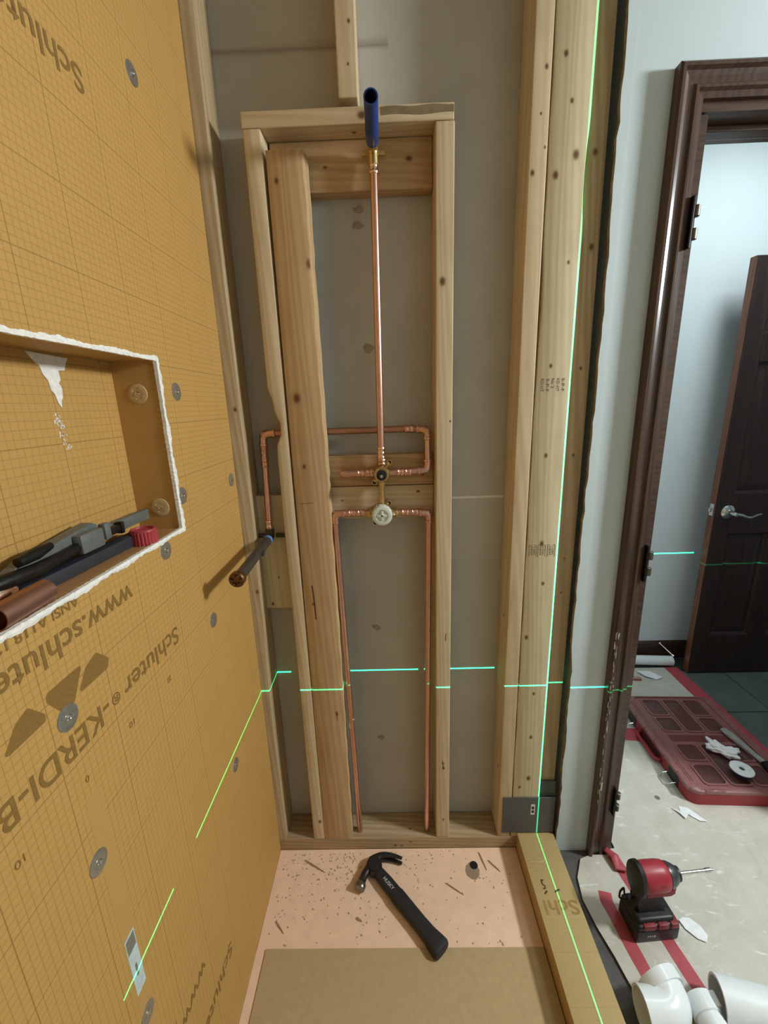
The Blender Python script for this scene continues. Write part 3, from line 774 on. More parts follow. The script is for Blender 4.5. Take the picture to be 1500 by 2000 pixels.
# diverter (top valve)
bm = bmesh.new()
lathe(bm, DV + Vector((0, .018, 0)), DV + Vector((0, -1, 0)), [(0, .012), (.004, .016), (.016, .0175), (.022, .0175), (.024, .0170), (.034, .0170), (.036, .0208), (.046, .0208), (.049, .0185), (.0492, .0130), (.046, .0125)], 26)
dv = part('diverter_valve', bm, M['brass'])
bm = bmesh.new(); lathe(bm, DV + Vector((0, -.031, 0)), DV + Vector((0, -1, 0)), [(0, .0128), (.017, .0128), (.0172, .0105), (.0165, .0050)], 20); part('cartridge_ring', bm, M['black_hole'], dv)
bm = bmesh.new(); lathe(bm, DV + Vector((0, -.045, 0)), DV + Vector((0, -1, 0)), [(0, .0052), (.014, .0046), (.016, .0036), (.016, .0012)], 10); part('stem', bm, M['chrome'], dv)
def ear(c, ang):
    bm = bmesh.new(); c = Vector(c); d = Vector((math.cos(ang), 0, math.sin(ang)))
    e = c + d * .033 + Vector((0, .010, 0))
    sweep(bm, [c + Vector((0, .014, 0)), e], [.006, .005], 8)
    lathe(bm, e + Vector((0, .006, 0)), e + Vector((0, -1, 0)), [(0, .0078), (.012, .0078), (.012, .0052), (.002, .0050)], 14)
    ob = part('mounting_ear', bm, M['brass'])
    bm = bmesh.new(); lathe(bm, e + Vector((0, -.003, 0)), e + Vector((0, -1, 0)), [(0, .0051), (.0004, .005)], 12); part('screw_hole', bm, M['black_hole'], ob)
    return ob
ear(DV, .9); ear(DV, .9 + PI); ear(PV, .95); ear(PV, .95 + PI)
# link between the two valves
bm = bmesh.new(); lathe(bm, PV + Vector((0, 0, .014)), DV, [(0, .009), (.006, .0125), (.014, .0125), (.016, .0085), (.045, .0075), (.060, .0085), (.07, .0105), (.085, .0105)], 18)
part('link_tube', bm, M['brass'])
# mixing valve with white cap
bm = bmesh.new()
lathe(bm, PV + Vector((0, .020, 0)), PV + Vector((0, -1, 0)), [(0, .014), (.004, .020), (.03, .022), (.038, .022)], 26)
sweep(bm, [PV + Vector((-.040, 0, .002)), PV + Vector((.040, 0, .002))], .0125, 16)
mv = part('mixing_valve', bm, M['brass'])
CV = Vector((-.0265, 1.045, 1.141))
bm = bmesh.new()
lathe(bm, CV + Vector((0, .026, 0)), CV + Vector((0, -1, 0)), [(0, .0255), (.003, .0265), (.022, .0265), (.0255, .0250), (.0262, .0235), (.0262, .0165), (.0240, .0158)], 30)
for i in range(18):
    a = 2 * PI * i / 18; c = CV + Vector((math.cos(a) * .0262, .014, math.sin(a) * .0262))
    bx(bm, c.x - .0011, c.x + .0011, c.y - .010, c.y + .010, c.z - .0011, c.z + .0011)
cp_ = part('valve_cap', bm, M['cap_white'], mv)
bm = bmesh.new(); lathe(bm, CV + Vector((0, .003, 0)), CV + Vector((0, -1, 0)), [(0, .0158), (.0005, .0158)], 26); part('cap_recess', bm, M['cap_grey'], mv)
bm = bmesh.new(); bx(bm, CV.x - .0125, CV.x + .0125, CV.y - .001, CV.y + .003, CV.z - .003, CV.z + .003, .0008, 1); bx(bm, CV.x - .003, CV.x + .003, CV.y - .001, CV.y + .003, CV.z - .0125, CV.z + .0125, .0008, 1)
part('cap_cross', bm, M['cap_white'], mv)
for s in (-1, 1):
    c = PV + Vector((s * .036, -.014, .004)); bm = bmesh.new(); lathe(bm, c + Vector((0, .008, 0)), c + Vector((0, -1, 0)), [(0, .007), (.012, .007), (.013, .005), (.012, .004)], 12)
    part('stop_screw', bm, M['brass'], mv)
# supplies
lc = Vector((-.1535, 1.086, 1.141)); lb = Vector((-.1365, 1.086, .0475))
rc = Vector((.0985, 1.086, 1.137)); rb = Vector((.0855, 1.086, .0475))
pipe('supply_pipe', [PV + Vector((-.038, 0, .003)), lc]); pipe('supply_pipe', [lc, lb]); elbow(lc, PV, lb)
pipe('supply_pipe', [PV + Vector((.038, 0, .003)), rc]); pipe('supply_pipe', [rc, rb]); elbow(rc, PV, rb)
for x in (-.108, -.084): coupling((x, 1.086, 1.1408), (1, 0, 0), .020)
for x in (.034, .060): coupling((x, 1.086, 1.139), (1, 0, 0), .020)
bm = bmesh.new(); lathe(bm, (-.1435, 1.086, .46), (-.142, 1.086, .60), [(0, .0087), (.03, .0087)], 16); part('pipe_sticker', bm, M['sticker'])
# branch to the tub spout: right of diverter, up, across behind the studs, down
a0 = DV + Vector((.016, 0, 0)); a1 = Vector((.0965, 1.086, 1.2515)); a2 = Vector((.0970, 1.100, 1.3545)); a3 = Vector((.045, 1.112, 1.3570)); a4 = Vector((-.334, 1.112, 1.3560)); a5 = Vector((-.336, 1.092, 1.085))
pipe('crossover_pipe', [a0, a1]); elbow(a1, a0, a2); pipe('crossover_pipe', [a1, a2]); elbow(a2, a1, a3)
pipe('crossover_pipe', [a2, a3, a4], 'copper_dark'); coupling((.050, 1.1108, 1.3568), (1, -.01, 0), .022)
for x in (.024, .044): coupling((x, 1.086, 1.2478), (1, 0, 0), .018)
elbow(a4, a3, a5, .0105, .032); pipe('spout_drop_pipe', [a4, a5]); coupling(a4.lerp(a5, .16), a5 - a4, .02); coupling(a4.lerp(a5, .27), a5 - a4, .03)
coupling(a5 + Vector((0, 0, .030)), (0, 0, 1), .022, .0095, 'solder')
# capped stub on the left of the diverter
pipe('stub_pipe', [DV + Vector((-.016, 0, 0)), DV + Vector((-.092, 0, .0005))]); coupling(DV + Vector((-.032, 0, 0)), (1, 0, 0), .020); coupling(DV + Vector((-.056, 0, 0)), (1, 0, 0), .018)
bm = bmesh.new(); lathe(bm, DV + Vector((-.080, 0, 0)), DV + Vector((-1, 0, 0)), [(0, .0098), (.012, .0105), (.020, .0105), (.026, .0095), (.029, .006)], 16); part('end_cap', bm, M['copper'])
# tub spout elbow, nipple and its capped tip
se = Vector((-.336, 1.090, 1.079))
bm = bmesh.new(); sweep(bm, fillet([se + Vector((0, .002, .022)), se, se + Vector((0, -.03, 0))], .012), .0118, 16)
for s in (-1, 1): bx(bm, se.x + s * .024 - .012, se.x + s * .024 + .012, se.y + .008, se.y + .016, se.z - .006, se.z + .006, .003)
part('drop_ear_elbow', bm, M['iron'])
tip = Vector((-.325, .800, 1.079)); dn = (tip - se).normalized(); Lt = (tip - se).length
bm = bmesh.new(); lathe(bm, se + dn * .022, tip, [(0, .0120), (Lt - .03, .0120)], 20)
bx(bm, se.x + .014, se.x + .022, .955, .966, 1.072, 1.083, .002)
sn_ = part('spout_nipple', bm, M['iron'])
bm = bmesh.new(); lathe(bm, se + dn * .026, tip, [(0, .0128), (.012, .0128)], 20); part('tape_band', bm, M['blue_band'], sn_)
bm = bmesh.new(); lathe(bm, tip - dn * .012, tip + dn, [(0, .0125), (.002, .0168), (.014, .0168), (.017, .014), (.015, .010)], 16)
for i in range(6):
    a = PI * i / 3; u = Vector((math.cos(a), 0, math.sin(a))) * .010; c = tip + u + dn * .004
    lathe(bm, c, c + dn, [(0, .0042), (.004, .0030)], 8)
part('nipple_cap', bm, M['bronze'], sn_)

# ------------------------------------------------------------------ shower floor
pan = box('shower_pan', -0.3995, 0.3735, -0.555, 1.0595, -0.001, 0.0005, M['pan']); tag(pan, 'peach foam shower tray floor strewn with sawdust', 'shower pan')
bm = bmesh.new(); ring = []
for i in range(10):
    a = 2 * PI * i / 10; ring.append((math.cos(a) * .021 * random.uniform(.9, 1.1) - .004, math.sin(a) * .026 * random.uniform(.9, 1.1) - .006))
prism(bm, ring, 0, .0012)
gp = link('drain_mark', bm, M['grey_patch'], pan, Vector((.2235, .996, .0006)) - pan.location)
bm = bmesh.new(); lathe(bm, (0.003, .009, .0012), (0.003, .009, 1), [(0, .012), (.0004, .0125), (.0005, .011)], 18); link('drain_hole', bm, M['black_hole'], gp)
box('foam_seam', -0.3995, -0.377, -.555, .795, .0006, .0016, M['pan'], pan)
card = box('cardboard_sheet', -0.374, 0.3725, -0.55, 0.797, 0.0008, 0.0045, M['card']); tag(card, 'brown cardboard sheet covering the near half of the shower floor', 'cardboard')
bm = bmesh.new()
for i in range(420):
    x = random.gauss(-.17, .13); y = 1.05 - abs(random.gauss(0, .09))
    if i % 3 == 0: x = random.uniform(-.38, .34); y = random.uniform(.80, 1.05)
    if not (-.385 < x < .35 and .802 < y < 1.053): continue
    if -.13 < x + 0.0 < .13 and abs((x + .09) * .74 + (y - .995) * .67) < .045: continue
    s = random.uniform(.0006, .0020); a = random.uniform(0, PI)
    ca, sa_ = math.cos(a) * s, math.sin(a) * s; k3 = random.uniform(.8, 2.0)
    v = [bm.verts.new((x + p * ca * k3 - q * sa_, y + p * sa_ * k3 + q * ca, .0010 + h)) for p, q, h in ((-1, -1, 0), (1, -1, 0), (1, 1, 0), (-1, 1, 0), (0, 0, s * .8))]
    bm.faces.new(v[3::-1])
    for i2 in range(4): bm.faces.new((v[i2], v[(i2 + 1) % 4], v[4]))
sw = link('sawdust', bm, M['chips'], None, (0, 0, 0)); tag(sw, 'sawdust and fine wood chips scattered on the peach floor', 'sawdust', kind='stuff')
def sliver(p0, p1, wid, label):
    p0 = Vector((*p0, 0)); p1 = Vector((*p1, 0)); d = p1 - p0; L = d.length
    bm = bmesh.new(); prism(bm, [(0, -wid * .3), (L * .4, -wid * .5), (L, 0), (L * .7, wid * .4), (L * .1, wid * .5)], 0, .0022)
    o = link('wood_sliver', bm, M['sliver'], None, (p0.x, p0.y, .0008)); o.rotation_euler.z = math.atan2(d.y, d.x)
    tag(o, label, 'wood sliver')
sliver((-.315, 1.027), (-.243, .988), .005, 'long wood sliver on the peach floor left of the hammer head')
sliver((.131, .956), (.181, .922), .0035, 'thin straight sliver on the peach floor right of the hammer')
sliver((.250, 1.045), (.264, .99), .004, 'steep splinter on the peach floor just right of the drain mark')
sliver((.274, 1.02), (.305, .985), .004, 'bent splinter on the peach floor farthest right near the curb')
sliver((-.365, .862), (-.335, .832), .004, 'short splinter on the peach floor near the orange wall')
sliver((-.135, .868), (-.118, .858), .007, 'small dark bark chip left of the hammer handle')

# curb
bm = bmesh.new(); bx(bm, -.058, .058, -.805, .805, 0, .0645, .003, 2)
curb = link('shower_curb', bm, M['foam_top'], None, (0.4325, 0.2525, 0.0), smooth=True); tag(curb, 'foam-wrapped shower curb running toward the viewer with a laser line along it', 'curb')
for f in curb.data.polygons: pass
curb.data.materials.append(M['foam_edge'])
for p in curb.data.polygons:
    if abs(p.normal.z) < .5: p.material_index = 1
text('printed_lettering', 'Schl', (-1, 0, 0), (0, -1, 0), (.482, .866, .0649), .092, mat('faint print on curb', srgb(158, 122, 62), .6), curb, height=.034, bold=.01)
def stroke(pts):
    bm = bmesh.new(); sweep(bm, [(a, b, .0648) for a, b in pts], .0022, 6, flat=.15); link('marker_stroke', bm, M['ink_dark'], curb, -curb.location)
stroke([(.402, .918), (.410, .917)]); stroke([(.403, .915), (.404, .906), (.409, .903), (.408, .896), (.402, .896)])
stroke([(.402, .882), (.406, .886), (.411, .890)]); stroke([(.432, .886), (.438, .890), (.447, .893)])
bm = bmesh.new(); sweep(bm, [(.376, .965, .0646), (.395, .970, .0655), (.420, .968, .0650), (.436, .976, .0644)], [.001, .003, .003, .001], 8, flat=.4)
link('crease', bm, M['foam_top'], curb, -curb.location, smooth=True)
bm = bmesh.new(); bx(bm, .4905, .4965, .82, .86, .03, .055, .002); link('tape_tab', bm, M['black_hole'], curb, -curb.location)

# steel plate nailed over the feet of the posts
pltt = box('protector_plate', .325, .489, YS - .0035, YS - .0015, .0655, .207, M['plate'], None, .0006, 1); tag(pltt, 'dark grey sheet metal plate across the foot of the three posts', 'metal plate')
box('sticker', .4135, .4265, YS - .0042, YS - .0036, .140, .180, M['sticker'], pltt)
for z in (.147, .162): box('sticker_print', .416, .424, YS - .0046, YS - .0043, z, z + .010, M['black_print'], pltt)
p2 = box('flashing_scrap', .442, .490, YS + .004, YS + .007, .19, .262, mat('bluish grey flashing', srgb(84, 92, 92), .5, .3), None, .0005, 1); tag(p2, 'small bluish metal scrap tucked behind the grey plate', 'metal scrap')

# ------------------------------------------------------------------ hammer
hm = empty('claw_hammer', (-0.088, 0.992, 0.0), math.atan2(-.207, .186), 'black claw hammer lying on the shower floor, head toward the stud wall', 'hammer')
Hc = .017
def hs(z): return z
def hsweep(stations, n=16):
    """stations: x, half width y, half height z"""
    bm = bmesh.new(); rings = []
    for x, yc, a, b in stations:
        ring = []
        for k2 in range(n):
            t = 2 * PI * k2 / n; c, s = math.cos(t), math.sin(t)
            e = .62
            ring.append(bm.verts.new((x, yc + a * math.copysign(abs(c) ** e, c), Hc + b * math.copysign(abs(s) ** e, s))))
        rings.append(ring)
    for i in range(len(rings) - 1):
        for k2 in range(n): bm.faces.new((rings[i][k2], rings[i][(k2 + 1) % n], rings[i + 1][(k2 + 1) % n], rings[i + 1][k2]))
    bm.faces.new(rings[0][::-1]); bm.faces.new(rings[-1]); return bm
hd = link('handle', hsweep([(.010, 0, .012, .009), (.03, 0, .0135, .0095), (.06, 0, .0150, .0105), (.10, 0, .0150, .0115), (.108, 0, .0165, .0125), (.15, 0, .0160, .013), (.20, 0, .0155, .0135), (.235, 0, .0165, .014), (.262, 0, .0195, .0155), (.276, 0, .0205, .0160), (.282, 0, .0185, .0145), (.284, 0, .013, .01)]), M['hblack'], hm, smooth=True)
hd.scale = (1.0, 1.3, 1.0)
text('handle_lettering', 'HUSKY', (1, 0, 0), (0, 1, 0), (0, 0, 0), .042, M['white_print'], hm, height=.010).location = (.050, -.006, Hc + .0112)
bm = bmesh.new()
# eye block and poll with striking face
HS_ = 1.18
hp = [(-.002, -.020), (-.016, -.012), (-.022, .004), (-.018, .020), (-.004, .022), (.016, .016), (.022, .004), (.020, -.012), (.010, -.020)]
prism(bm, hp, Hc - .013, Hc + .013, 'z', .003)
sweep(bm, [(-.006, -.012, Hc), (-.002, -.032, Hc), (.006, -.048, Hc), (.010, -.054, Hc)], [.011, .0095, .0100, .0112], 14)
head = link('head', bm, M['hsteel'], hm, smooth=True); head.scale = (1.18, 1.12, 1.12)
bm = bmesh.new(); lathe(bm, (.010, -.054, Hc), (.016, -.066, Hc), [(-.002, .0125), (.002, .0138), (.010, .0138), (.013, .0120)], 20); link('striking_face', bm, M['hbright'], head, smooth=True)
for s in (-1, 1):
    bm = bmesh.new(); pts = []; n = 9
    for i in range(n):
        t = i / (n - 1)
        pts.append((-.010 + .050 * t ** 1.9, .014 + .062 * t - .008 * t * t, Hc + s * (.006 + .0035 * t)))
    sweep(bm, pts, [.0100 - .0055 * i / (n - 1) for i in range(n)], 10, flat=.62)
    link('claw', bm, M['hsteel'], head, smooth=True)

# ------------------------------------------------------------------ niche contents
sh = NZ0
bm = bmesh.new(); bx(bm, -.011, .011, -.13, .13, 0, .018, .002)
cs = link('tool_case', bm, M['case'], None, (XL - .0445, .572, sh + .0005), smooth=True); tag(cs, 'flat dark slate case lying along the niche shelf', 'case'); cs.rotation_euler.z = -.05
bm = bmesh.new(); bx(bm, -.0112, -.0102, -.128, .128, .012, .016); link('case_trim', bm, M['chrome'], cs)
# pipe wrench lying on the case against the niche back
wr = empty('pipe_wrench', (XL - .056, .552, sh + .0195), -.03, 'grey and black adjustable wrench lying on the case in the niche', 'wrench')
bm = bmesh.new(); bx(bm, -.010, .002, .035, .190, .006, .024, .002); link('bar_handle', bm, M['wrench_grey'], wr, smooth=True)
bm = bmesh.new(); prism(bm, [(-.10, .002), (.036, .006), (.052, .010), (.052, .034), (.040, .040), (.012, .036), (-.075, .024), (-.10, .016)], -.010, .008, 'x', .002); link('housing', bm, M['wrench_grey'], wr, smooth=True)
bm = bmesh.new(); bx(bm, .008, .022, -.002, .044, .004, .032, .004); bx(bm, .006, .018, .052, .066, .008, .034, .004); link('slide_block', bm, M['wrench_grey'], wr, smooth=True)
bm = bmesh.new(); bx(bm, .004, .014, .070, .092, .010, .022, .002); bx(bm, .004, .016, .092, .10, .006, .026, .003); link('adjusting_knob', bm, M['knife_black'], wr, smooth=True)
bm = bmesh.new(); sweep(bm, [(.012, .012, .016), (.013, -.03, .012), (.014, -.07, .010), (.012, -.115, .012), (.011, -.13, .012)], [.007, .008, .009, .0095, .007], 12); link('grip', bm, M['knife_black'], wr, smooth=True)
bm = bmesh.new(); sweep(bm, [(.006, -.035, .030), (.008, -.06, .028), (.009, -.088, .026)], [.005, .008, .006], 12); link('jaw', bm, M['knife_black'], wr, smooth=True)
# red ribbed cap
rcp = empty('ribbed_cap', (XL - .022, .672, sh + .0005), 0, 'red ribbed plastic cap at the right end of the niche shelf', 'cap')
bm = bmesh.new(); prof = []
for i in range(72):
    a = 2 * PI * i / 72; r = .0205 + (.0009 if i % 3 else -.0004); prof.append((r * math.cos(a), r * math.sin(a)))
lo, hi = prism(bm, prof, 0, .022)
link('cap_body', bm, M['redcap'], rcp, smooth=True)
bm = bmesh.new(); lathe(bm, (0, 0, .022), (0, 0, 1), [(0, .0205), (.003, .019), (.003, .016), (.0005, .0155), (.0005, .001)], 30); link('cap_rim', bm, M['redcap'], rcp, smooth=True)
# copper offcuts at the near end
bm = bmesh.new(); lathe(bm, (0, 0, .0142), (-.004, .090, .0142), [(0, .0140), (.070, .0140), (.070, .0128), (.0, .0128), (0, .0140)], 24, caps=False)
cu = link('copper_offcut', bm, M['copper_dark'], None, (XL - .0100, .382, sh + .0005), smooth=True); tag(cu, 'dull copper pipe offcut with its open end at the left edge of the niche', 'pipe')
bm = bmesh.new(); lathe(bm, (0, 0, .016), (0, 1, .016), [(0, .0135), (.03, .0135), (.034, .0155), (.058, .0155), (.060, .0150), (.060, .0128), (.02, .012)], 24, caps=False)
cc = link('copper_coupling', bm, M['solder'], None, (XL - .0555, .388, sh + .0005), smooth=True); tag(cc, 'shiny copper coupling behind the offcut in the niche', 'pipe fitting')

# ------------------------------------------------------------------ floor beyond the curb
bm = bmesh.new()
left = [(.66, 1.030), (.60, 1.030), (.566, 1.018), (.534, .965), (.524, .905), (.533, .84), (.549, .776), (.562, .70), (.569, .655), (.575, .40), (.585, -.55)]
outline = left + [(1.42, -.55), (1.425, 0.9), (1.440, 1.985), (.70, 1.985), (.69, 1.05), (.66, 1.045)]
prism(bm, outline, 0, .0012)
fp = link('floor_paper', bm, M['paper'], None, (0, 0, .0038)); tag(fp, 'dusty tan paper floor covering with plaster smears, curled beside the curb', 'floor paper')
PZ = .0052
def tape(name, pts, wid, label, z=PZ):
    bm = bmesh.new(); prev = None
    P = [Vector((a, b, 0)) for a, b in pts]
    for i, p in enumerate(P):
        d = (P[min(i + 1, len(P) - 1)] - P[max(i - 1, 0)]).normalized(); s = Vector((-d.y, d.x, 0)) * wid / 2 * random.uniform(.93, 1.07)
        h = random.uniform(.0006, .0022)
        cur = [bm.verts.new((q.x, q.y, hh)) for q, hh in ((p - s, .0003), (p, h), (p + s, .0003))]
        if prev:
            for j in range(2): bm.faces.new((prev[j], prev[j + 1], cur[j + 1], cur[j]))
        prev = cur
    r = bmesh.ops.extrude_face_region(bm, geom=bm.faces[:])
    for v in [g for g in r['geom'] if isinstance(g, bmesh.types.BMVert)]: v.co.z -= .0003
    o = link(name, bm, M['redtape'], None, (0, 0, z), smooth=True); return tag(o, label, 'tape')
def lerp_pts(a, b, n): return [(a[0] + (b[0] - a[0]) * i / n, a[1] + (b[1] - a[1]) * i / n) for i in range(n + 1)]
tape('red_tape', lerp_pts((.672, 1.026), (.742, .58), 14), .034, 'red tape strip running from the door casing under the drill')
tape('red_tape', [(.596, .925)] + lerp_pts((.590, .90), (.628, .60), 10), .034, 'red tape strip nearest the curb, left of the drill')
tape('red_tape', lerp_pts((1.470, 1.985), (1.478, .8), 14), .072, 'long red tape along the paper edge by the dark tiles', z=.0055)
tape('red_tape', lerp_pts((.94, 1.535), (1.07, 1.515), 4), .075, 'short red tape patch under the far latch of the toolbox')
tape('red_tape', lerp_pts((.78, .625), (1.0, .60), 5), .05, 'red tape under the large white pipe in the bottom right corner')
bm = bmesh.new(); sweep(bm, [(.655, 1.038, .012), (.668, 1.010, .020), (.664, .985, .010), (.690, .975, .014)], [.010, .014, .012, .006], 10, flat=.5)
tag(link('tape_wad', bm, M['redtape'], None, (0, 0, .004), smooth=True), 'crumpled wad of red tape against the foot of the door casing', 'tape')

def scrap(name, cx, cy, pts, label, cat='paper scrap', lift=.006, z=PZ):
    bm = bmesh.new(); n = len(pts)
    c = bm.verts.new((0, 0, lift * .5)); ring = [bm.verts.new((a, b, random.uniform(0, lift))) for a, b in pts]
    for i in range(n): bm.faces.new((c, ring[i], ring[(i + 1) % n]))
    r = bmesh.ops.extrude_face_region(bm, geom=bm.faces[:])
    for v in [g for g in r['geom'] if isinstance(g, bmesh.types.BMVert)]: v.co.z += .0007
    o = link(name, bm, M['scrap'], None, (cx, cy, z)); return tag(o, label, cat)
scrap('paper_scrap', 1.0, 1.158, [(-.045, .028), (-.02, .012), (-.012, .034), (.012, .024), (.03, .0), (.045, -.028), (.022, -.024), (.006, -.008), (-.006, .008), (-.022, -.018), (-.03, .004)], 'torn white paper scrap in front of the red toolbox')
scrap('paper_scrap', .792, .832, [(-.028, .02), (-.012, .028), (.006, .026), (.022, .006), (.026, -.016), (.012, -.03), (-.006, -.022), (-.024, 0)], 'crumpled white paper scrap on the floor right of the drill', lift=.004)
scrap('paper_scrap', 1.318, 1.915, [(-.05, .03), (.02, .035), (.055, -.02), (.015, -.035), (-.03, -.012)], 'white paper scrap near the white pipe by the far wall', lift=.012)
bm = bmesh.new(); sweep(bm, [(1.13, 1.90, .008), (1.255, 1.885, .008)], .009, 10); tag(link('copper_stub', bm, M['copper_dark'], None, (0, 0, .0035), smooth=True), 'short brown pipe stub on the paper beyond the door casing', 'pipe')
bm = bmesh.new(); lathe(bm, (.934, 1.225, 0), (.934, 1.225, 1), [(0, .009), (.0012, .008), (.0013, .003)], 12); tag(link('loose_washer', bm, M['steel'], None, (0, 0, PZ)), 'small metal washer on the paper left of the toolbox', 'washer')

# drill (impact driver) --------------------------------------------------
dr = empty('impact_driver', (.672, .845, PZ), math.radians(4), 'red and black cordless impact driver standing on its battery by the curb', 'power tool')
bm = bmesh.new(); bx(bm, -.060, .062, -.040, .040, 0, .046, .009, 3); bat = link('battery', bm, M['tool_black'], dr, smooth=True)
bm = bmesh.new(); bx(bm, -.056, .058, -.0408, .0408, .044, .060, .007, 3); link('battery_top', bm, M['tool_black'], bat, smooth=True)
for a, b2 in ((-.042, -.008), (-.002, .026), (.032, .054)):
    bm = bmesh.new(); bx(bm, a, b2, -.0425, -.018, .046, .063, .004, 2); link('red_button', bm, M['bin_red'], bat, smooth=True)
text('battery_lettering', 'M18', (1, 0, 0), (0, 0, 1), (0, 0, 0), .022, M['white_print'], dr, height=.008).location = (-.028, -.0404, .020)
bm = bmesh.new(); prism(bm, [(-.054, .058), (.050, .058), (.046, .072), (.020, .084), (.004, .094), (.010, .135), (.022, .150), (-.050, .165), (-.046, .130), (-.040, .100), (-.050, .080)], -.017, .017, 'y', .008, 3)
link('grip', bm, M['tool_black'], dr, smooth=True)
bm = bmesh.new(); bx(bm, -.054, .046, -.034, .034, .058, .074, .008, 3); link('foot', bm, M['tool_black'], dr, smooth=True)
def oval(bm, x0, prof, zc, kz=1.0, seg=24):
    before = set(bm.verts); lathe(bm, (x0, 0, 0), (1, 0, 0), prof, seg)
    for v in set(bm.verts) - before: v.co.z = zc + v.co.z * kz
bm = bmesh.new(); oval(bm, -.050, [(0, .030), (.004, .0335), (.030, .0350), (.070, .0345), (.090, .0325), (.094, .030)], .177, 1.05)
link('motor_housing', bm, M['red'], dr, smooth=True)
bm = bmesh.new(); prism(bm, [(-.046, .138), (.030, .138), (.046, .150), (.046, .170), (-.046, .172)], -.030, .030, 'y', .009, 3); link('lower_housing', bm, M['bin_red'], dr, smooth=True)
bm = bmesh.new(); oval(bm, -.068, [(0, .022), (.003, .031), (.008, .0365), (.020, .0375), (.024, .0350)], .174, 1.22); link('rear_cap', bm, M['tool_black'], dr, smooth=True)
bm = bmesh.new(); lathe(bm, (.046, 0, .178), (1, 0, .178), [(0, .030), (.012, .029), (.026, .024), (.034, .020), (.036, .015)], 24); link('nose_cone', bm, M['tool_grey'], dr, smooth=True)
bm = bmesh.new(); lathe(bm, (.078, 0, .178), (1, 0, .178), [(0, .017), (.006, .018), (.012, .017), (.014, .008)], 20); lathe(bm, (.040, 0, .158), (1, 0, .155), [(0, .022), (.03, .018), (.034, .010)], 16); link('collet', bm, M['tool_black'], dr, smooth=True)
bm = bmesh.new(); lathe(bm, (.088, 0, .178), (1, .02, .180), [(0, .0042), (.070, .0042), (.071, .0055), (.084, .0055), (.086, .003), (.092, .0026)], 10); link('driver_bit', bm, M['chrome'], dr, smooth=True)
bm = bmesh.new(); sweep(bm, fillet([(.012, 0, .140), (.026, 0, .132), (.018, 0, .112)], .006), [.006] * 10, 8); link('trigger', bm, M['tool_black'], dr, smooth=True)
bm = bmesh.new(); sweep(bm, fillet([(-.052, .020, .070), (-.078, .016, .084), (-.078, .016, .108), (-.062, .024, .108), (-.056, .026, .078)], .006), .0026, 8); link('belt_hook', bm, M['tool_black'], dr, smooth=True)
bm = bmesh.new()
for q in (0, .008): prism(bm, [(-.004 + q, .168), (.002 + q, .178), (0 + q, .178), (.006 + q, .190), (0 + q, .181), (.002 + q, .181)], -.0340, -.0336, 'y')
link('housing_mark', bm, M['black_print'], dr)

# white pipe fittings ------------------------------------------------------
for o in dr.children:
    if o.name.split('.')[0] in ('motor_housing', 'rear_cap', 'nose_cone', 'collet', 'driver_bit', 'housing_mark'):
        for v in o.data.vertices:
            x = v.co.x; v.co.x = -.008 + .78 * x if x < .089 else -.008 + .78 * .089 + (x - .089) * 1.12
            v.co.z = .176 + (v.co.z - .176) * 1.1
def open_tube(bm, p0, p1, r, t=.0035, seg=28):
    L = (Vector(p1) - Vector(p0)).length
    lathe(bm, p0, p1, [(0, r - t), (0, r), (L, r), (L, r - t), (0, r - t)], seg, caps=False)
# elbow: one mouth faces left toward the curb, the other points up and away
el = empty('pipe_elbow', (.600, .664, PZ), 0, 'white plastic pipe elbow with a collar at the bottom edge beside the curb', 'pipe fitting')
bm = bmesh.new()
pA = Vector((-.058, -.012, .0455)); pB = Vector((.010, .038, .0500)); mid = Vector((.022, -.016, .0455))
RP = .0445
cur = fillet([pA, mid, pB], .048, 14)
sweep(bm, cur, RP, 36, caps=False); sweep(bm, cur, RP - .005, 36, caps=False)
dB = (pB - mid).normalized(); dA = (pA - mid).normalized()
for q, d in ((pA, dA), (pB, dB)): lathe(bm, q - d * .0003, q + d, [(0, RP - .005), (.0006, RP)], 36, caps=False)
link('elbow_body', bm, M['pvc'], el, smooth=True)
bm = bmesh.new(); lathe(bm, pB - dB * .018, pB + dB, [(0, RP + .0003), (0, RP + .005), (.026, RP + .0055), (.026, RP - .003), (.004, RP - .0035)], 36, caps=False); link('collar', bm, M['pvc'], el, smooth=True)
# coupling piece
cpn = empty('pipe_coupling', (.691, .682, PZ), 0, 'short white plastic pipe coupling between the elbow and the large pipe', 'pipe fitting')
bm = bmesh.new(); p0 = Vector((0, -.002, .0335)); p1 = Vector((.004, -.14, .0335)); open_tube(bm, p0, p1, .0300)
link('coupling_body', bm, M['pvc'], cpn, smooth=True)
bm = bmesh.new(); d = (p1 - p0).normalized(); lathe(bm, p0 - d * .001, p1, [(0, .0275), (0, .0332), (.034, .0332), (.036, .0302)], 32, caps=False); bx(bm, .016, .030, -.030, -.002, .052, .062, .001, 1); link('coupling_collar', bm, M['pvc'], cpn, smooth=True)
# big pipe going right
bm = bmesh.new(); open_tube(bm, (.728, .672, .0455), (1.10, .585, .0455), .0445, .005, 36)
tag(link('drain_pipe', bm, M['pvc'], None, (0, 0, PZ), smooth=True), 'large white plastic pipe lying at the bottom right with its open end left', 'pipe')
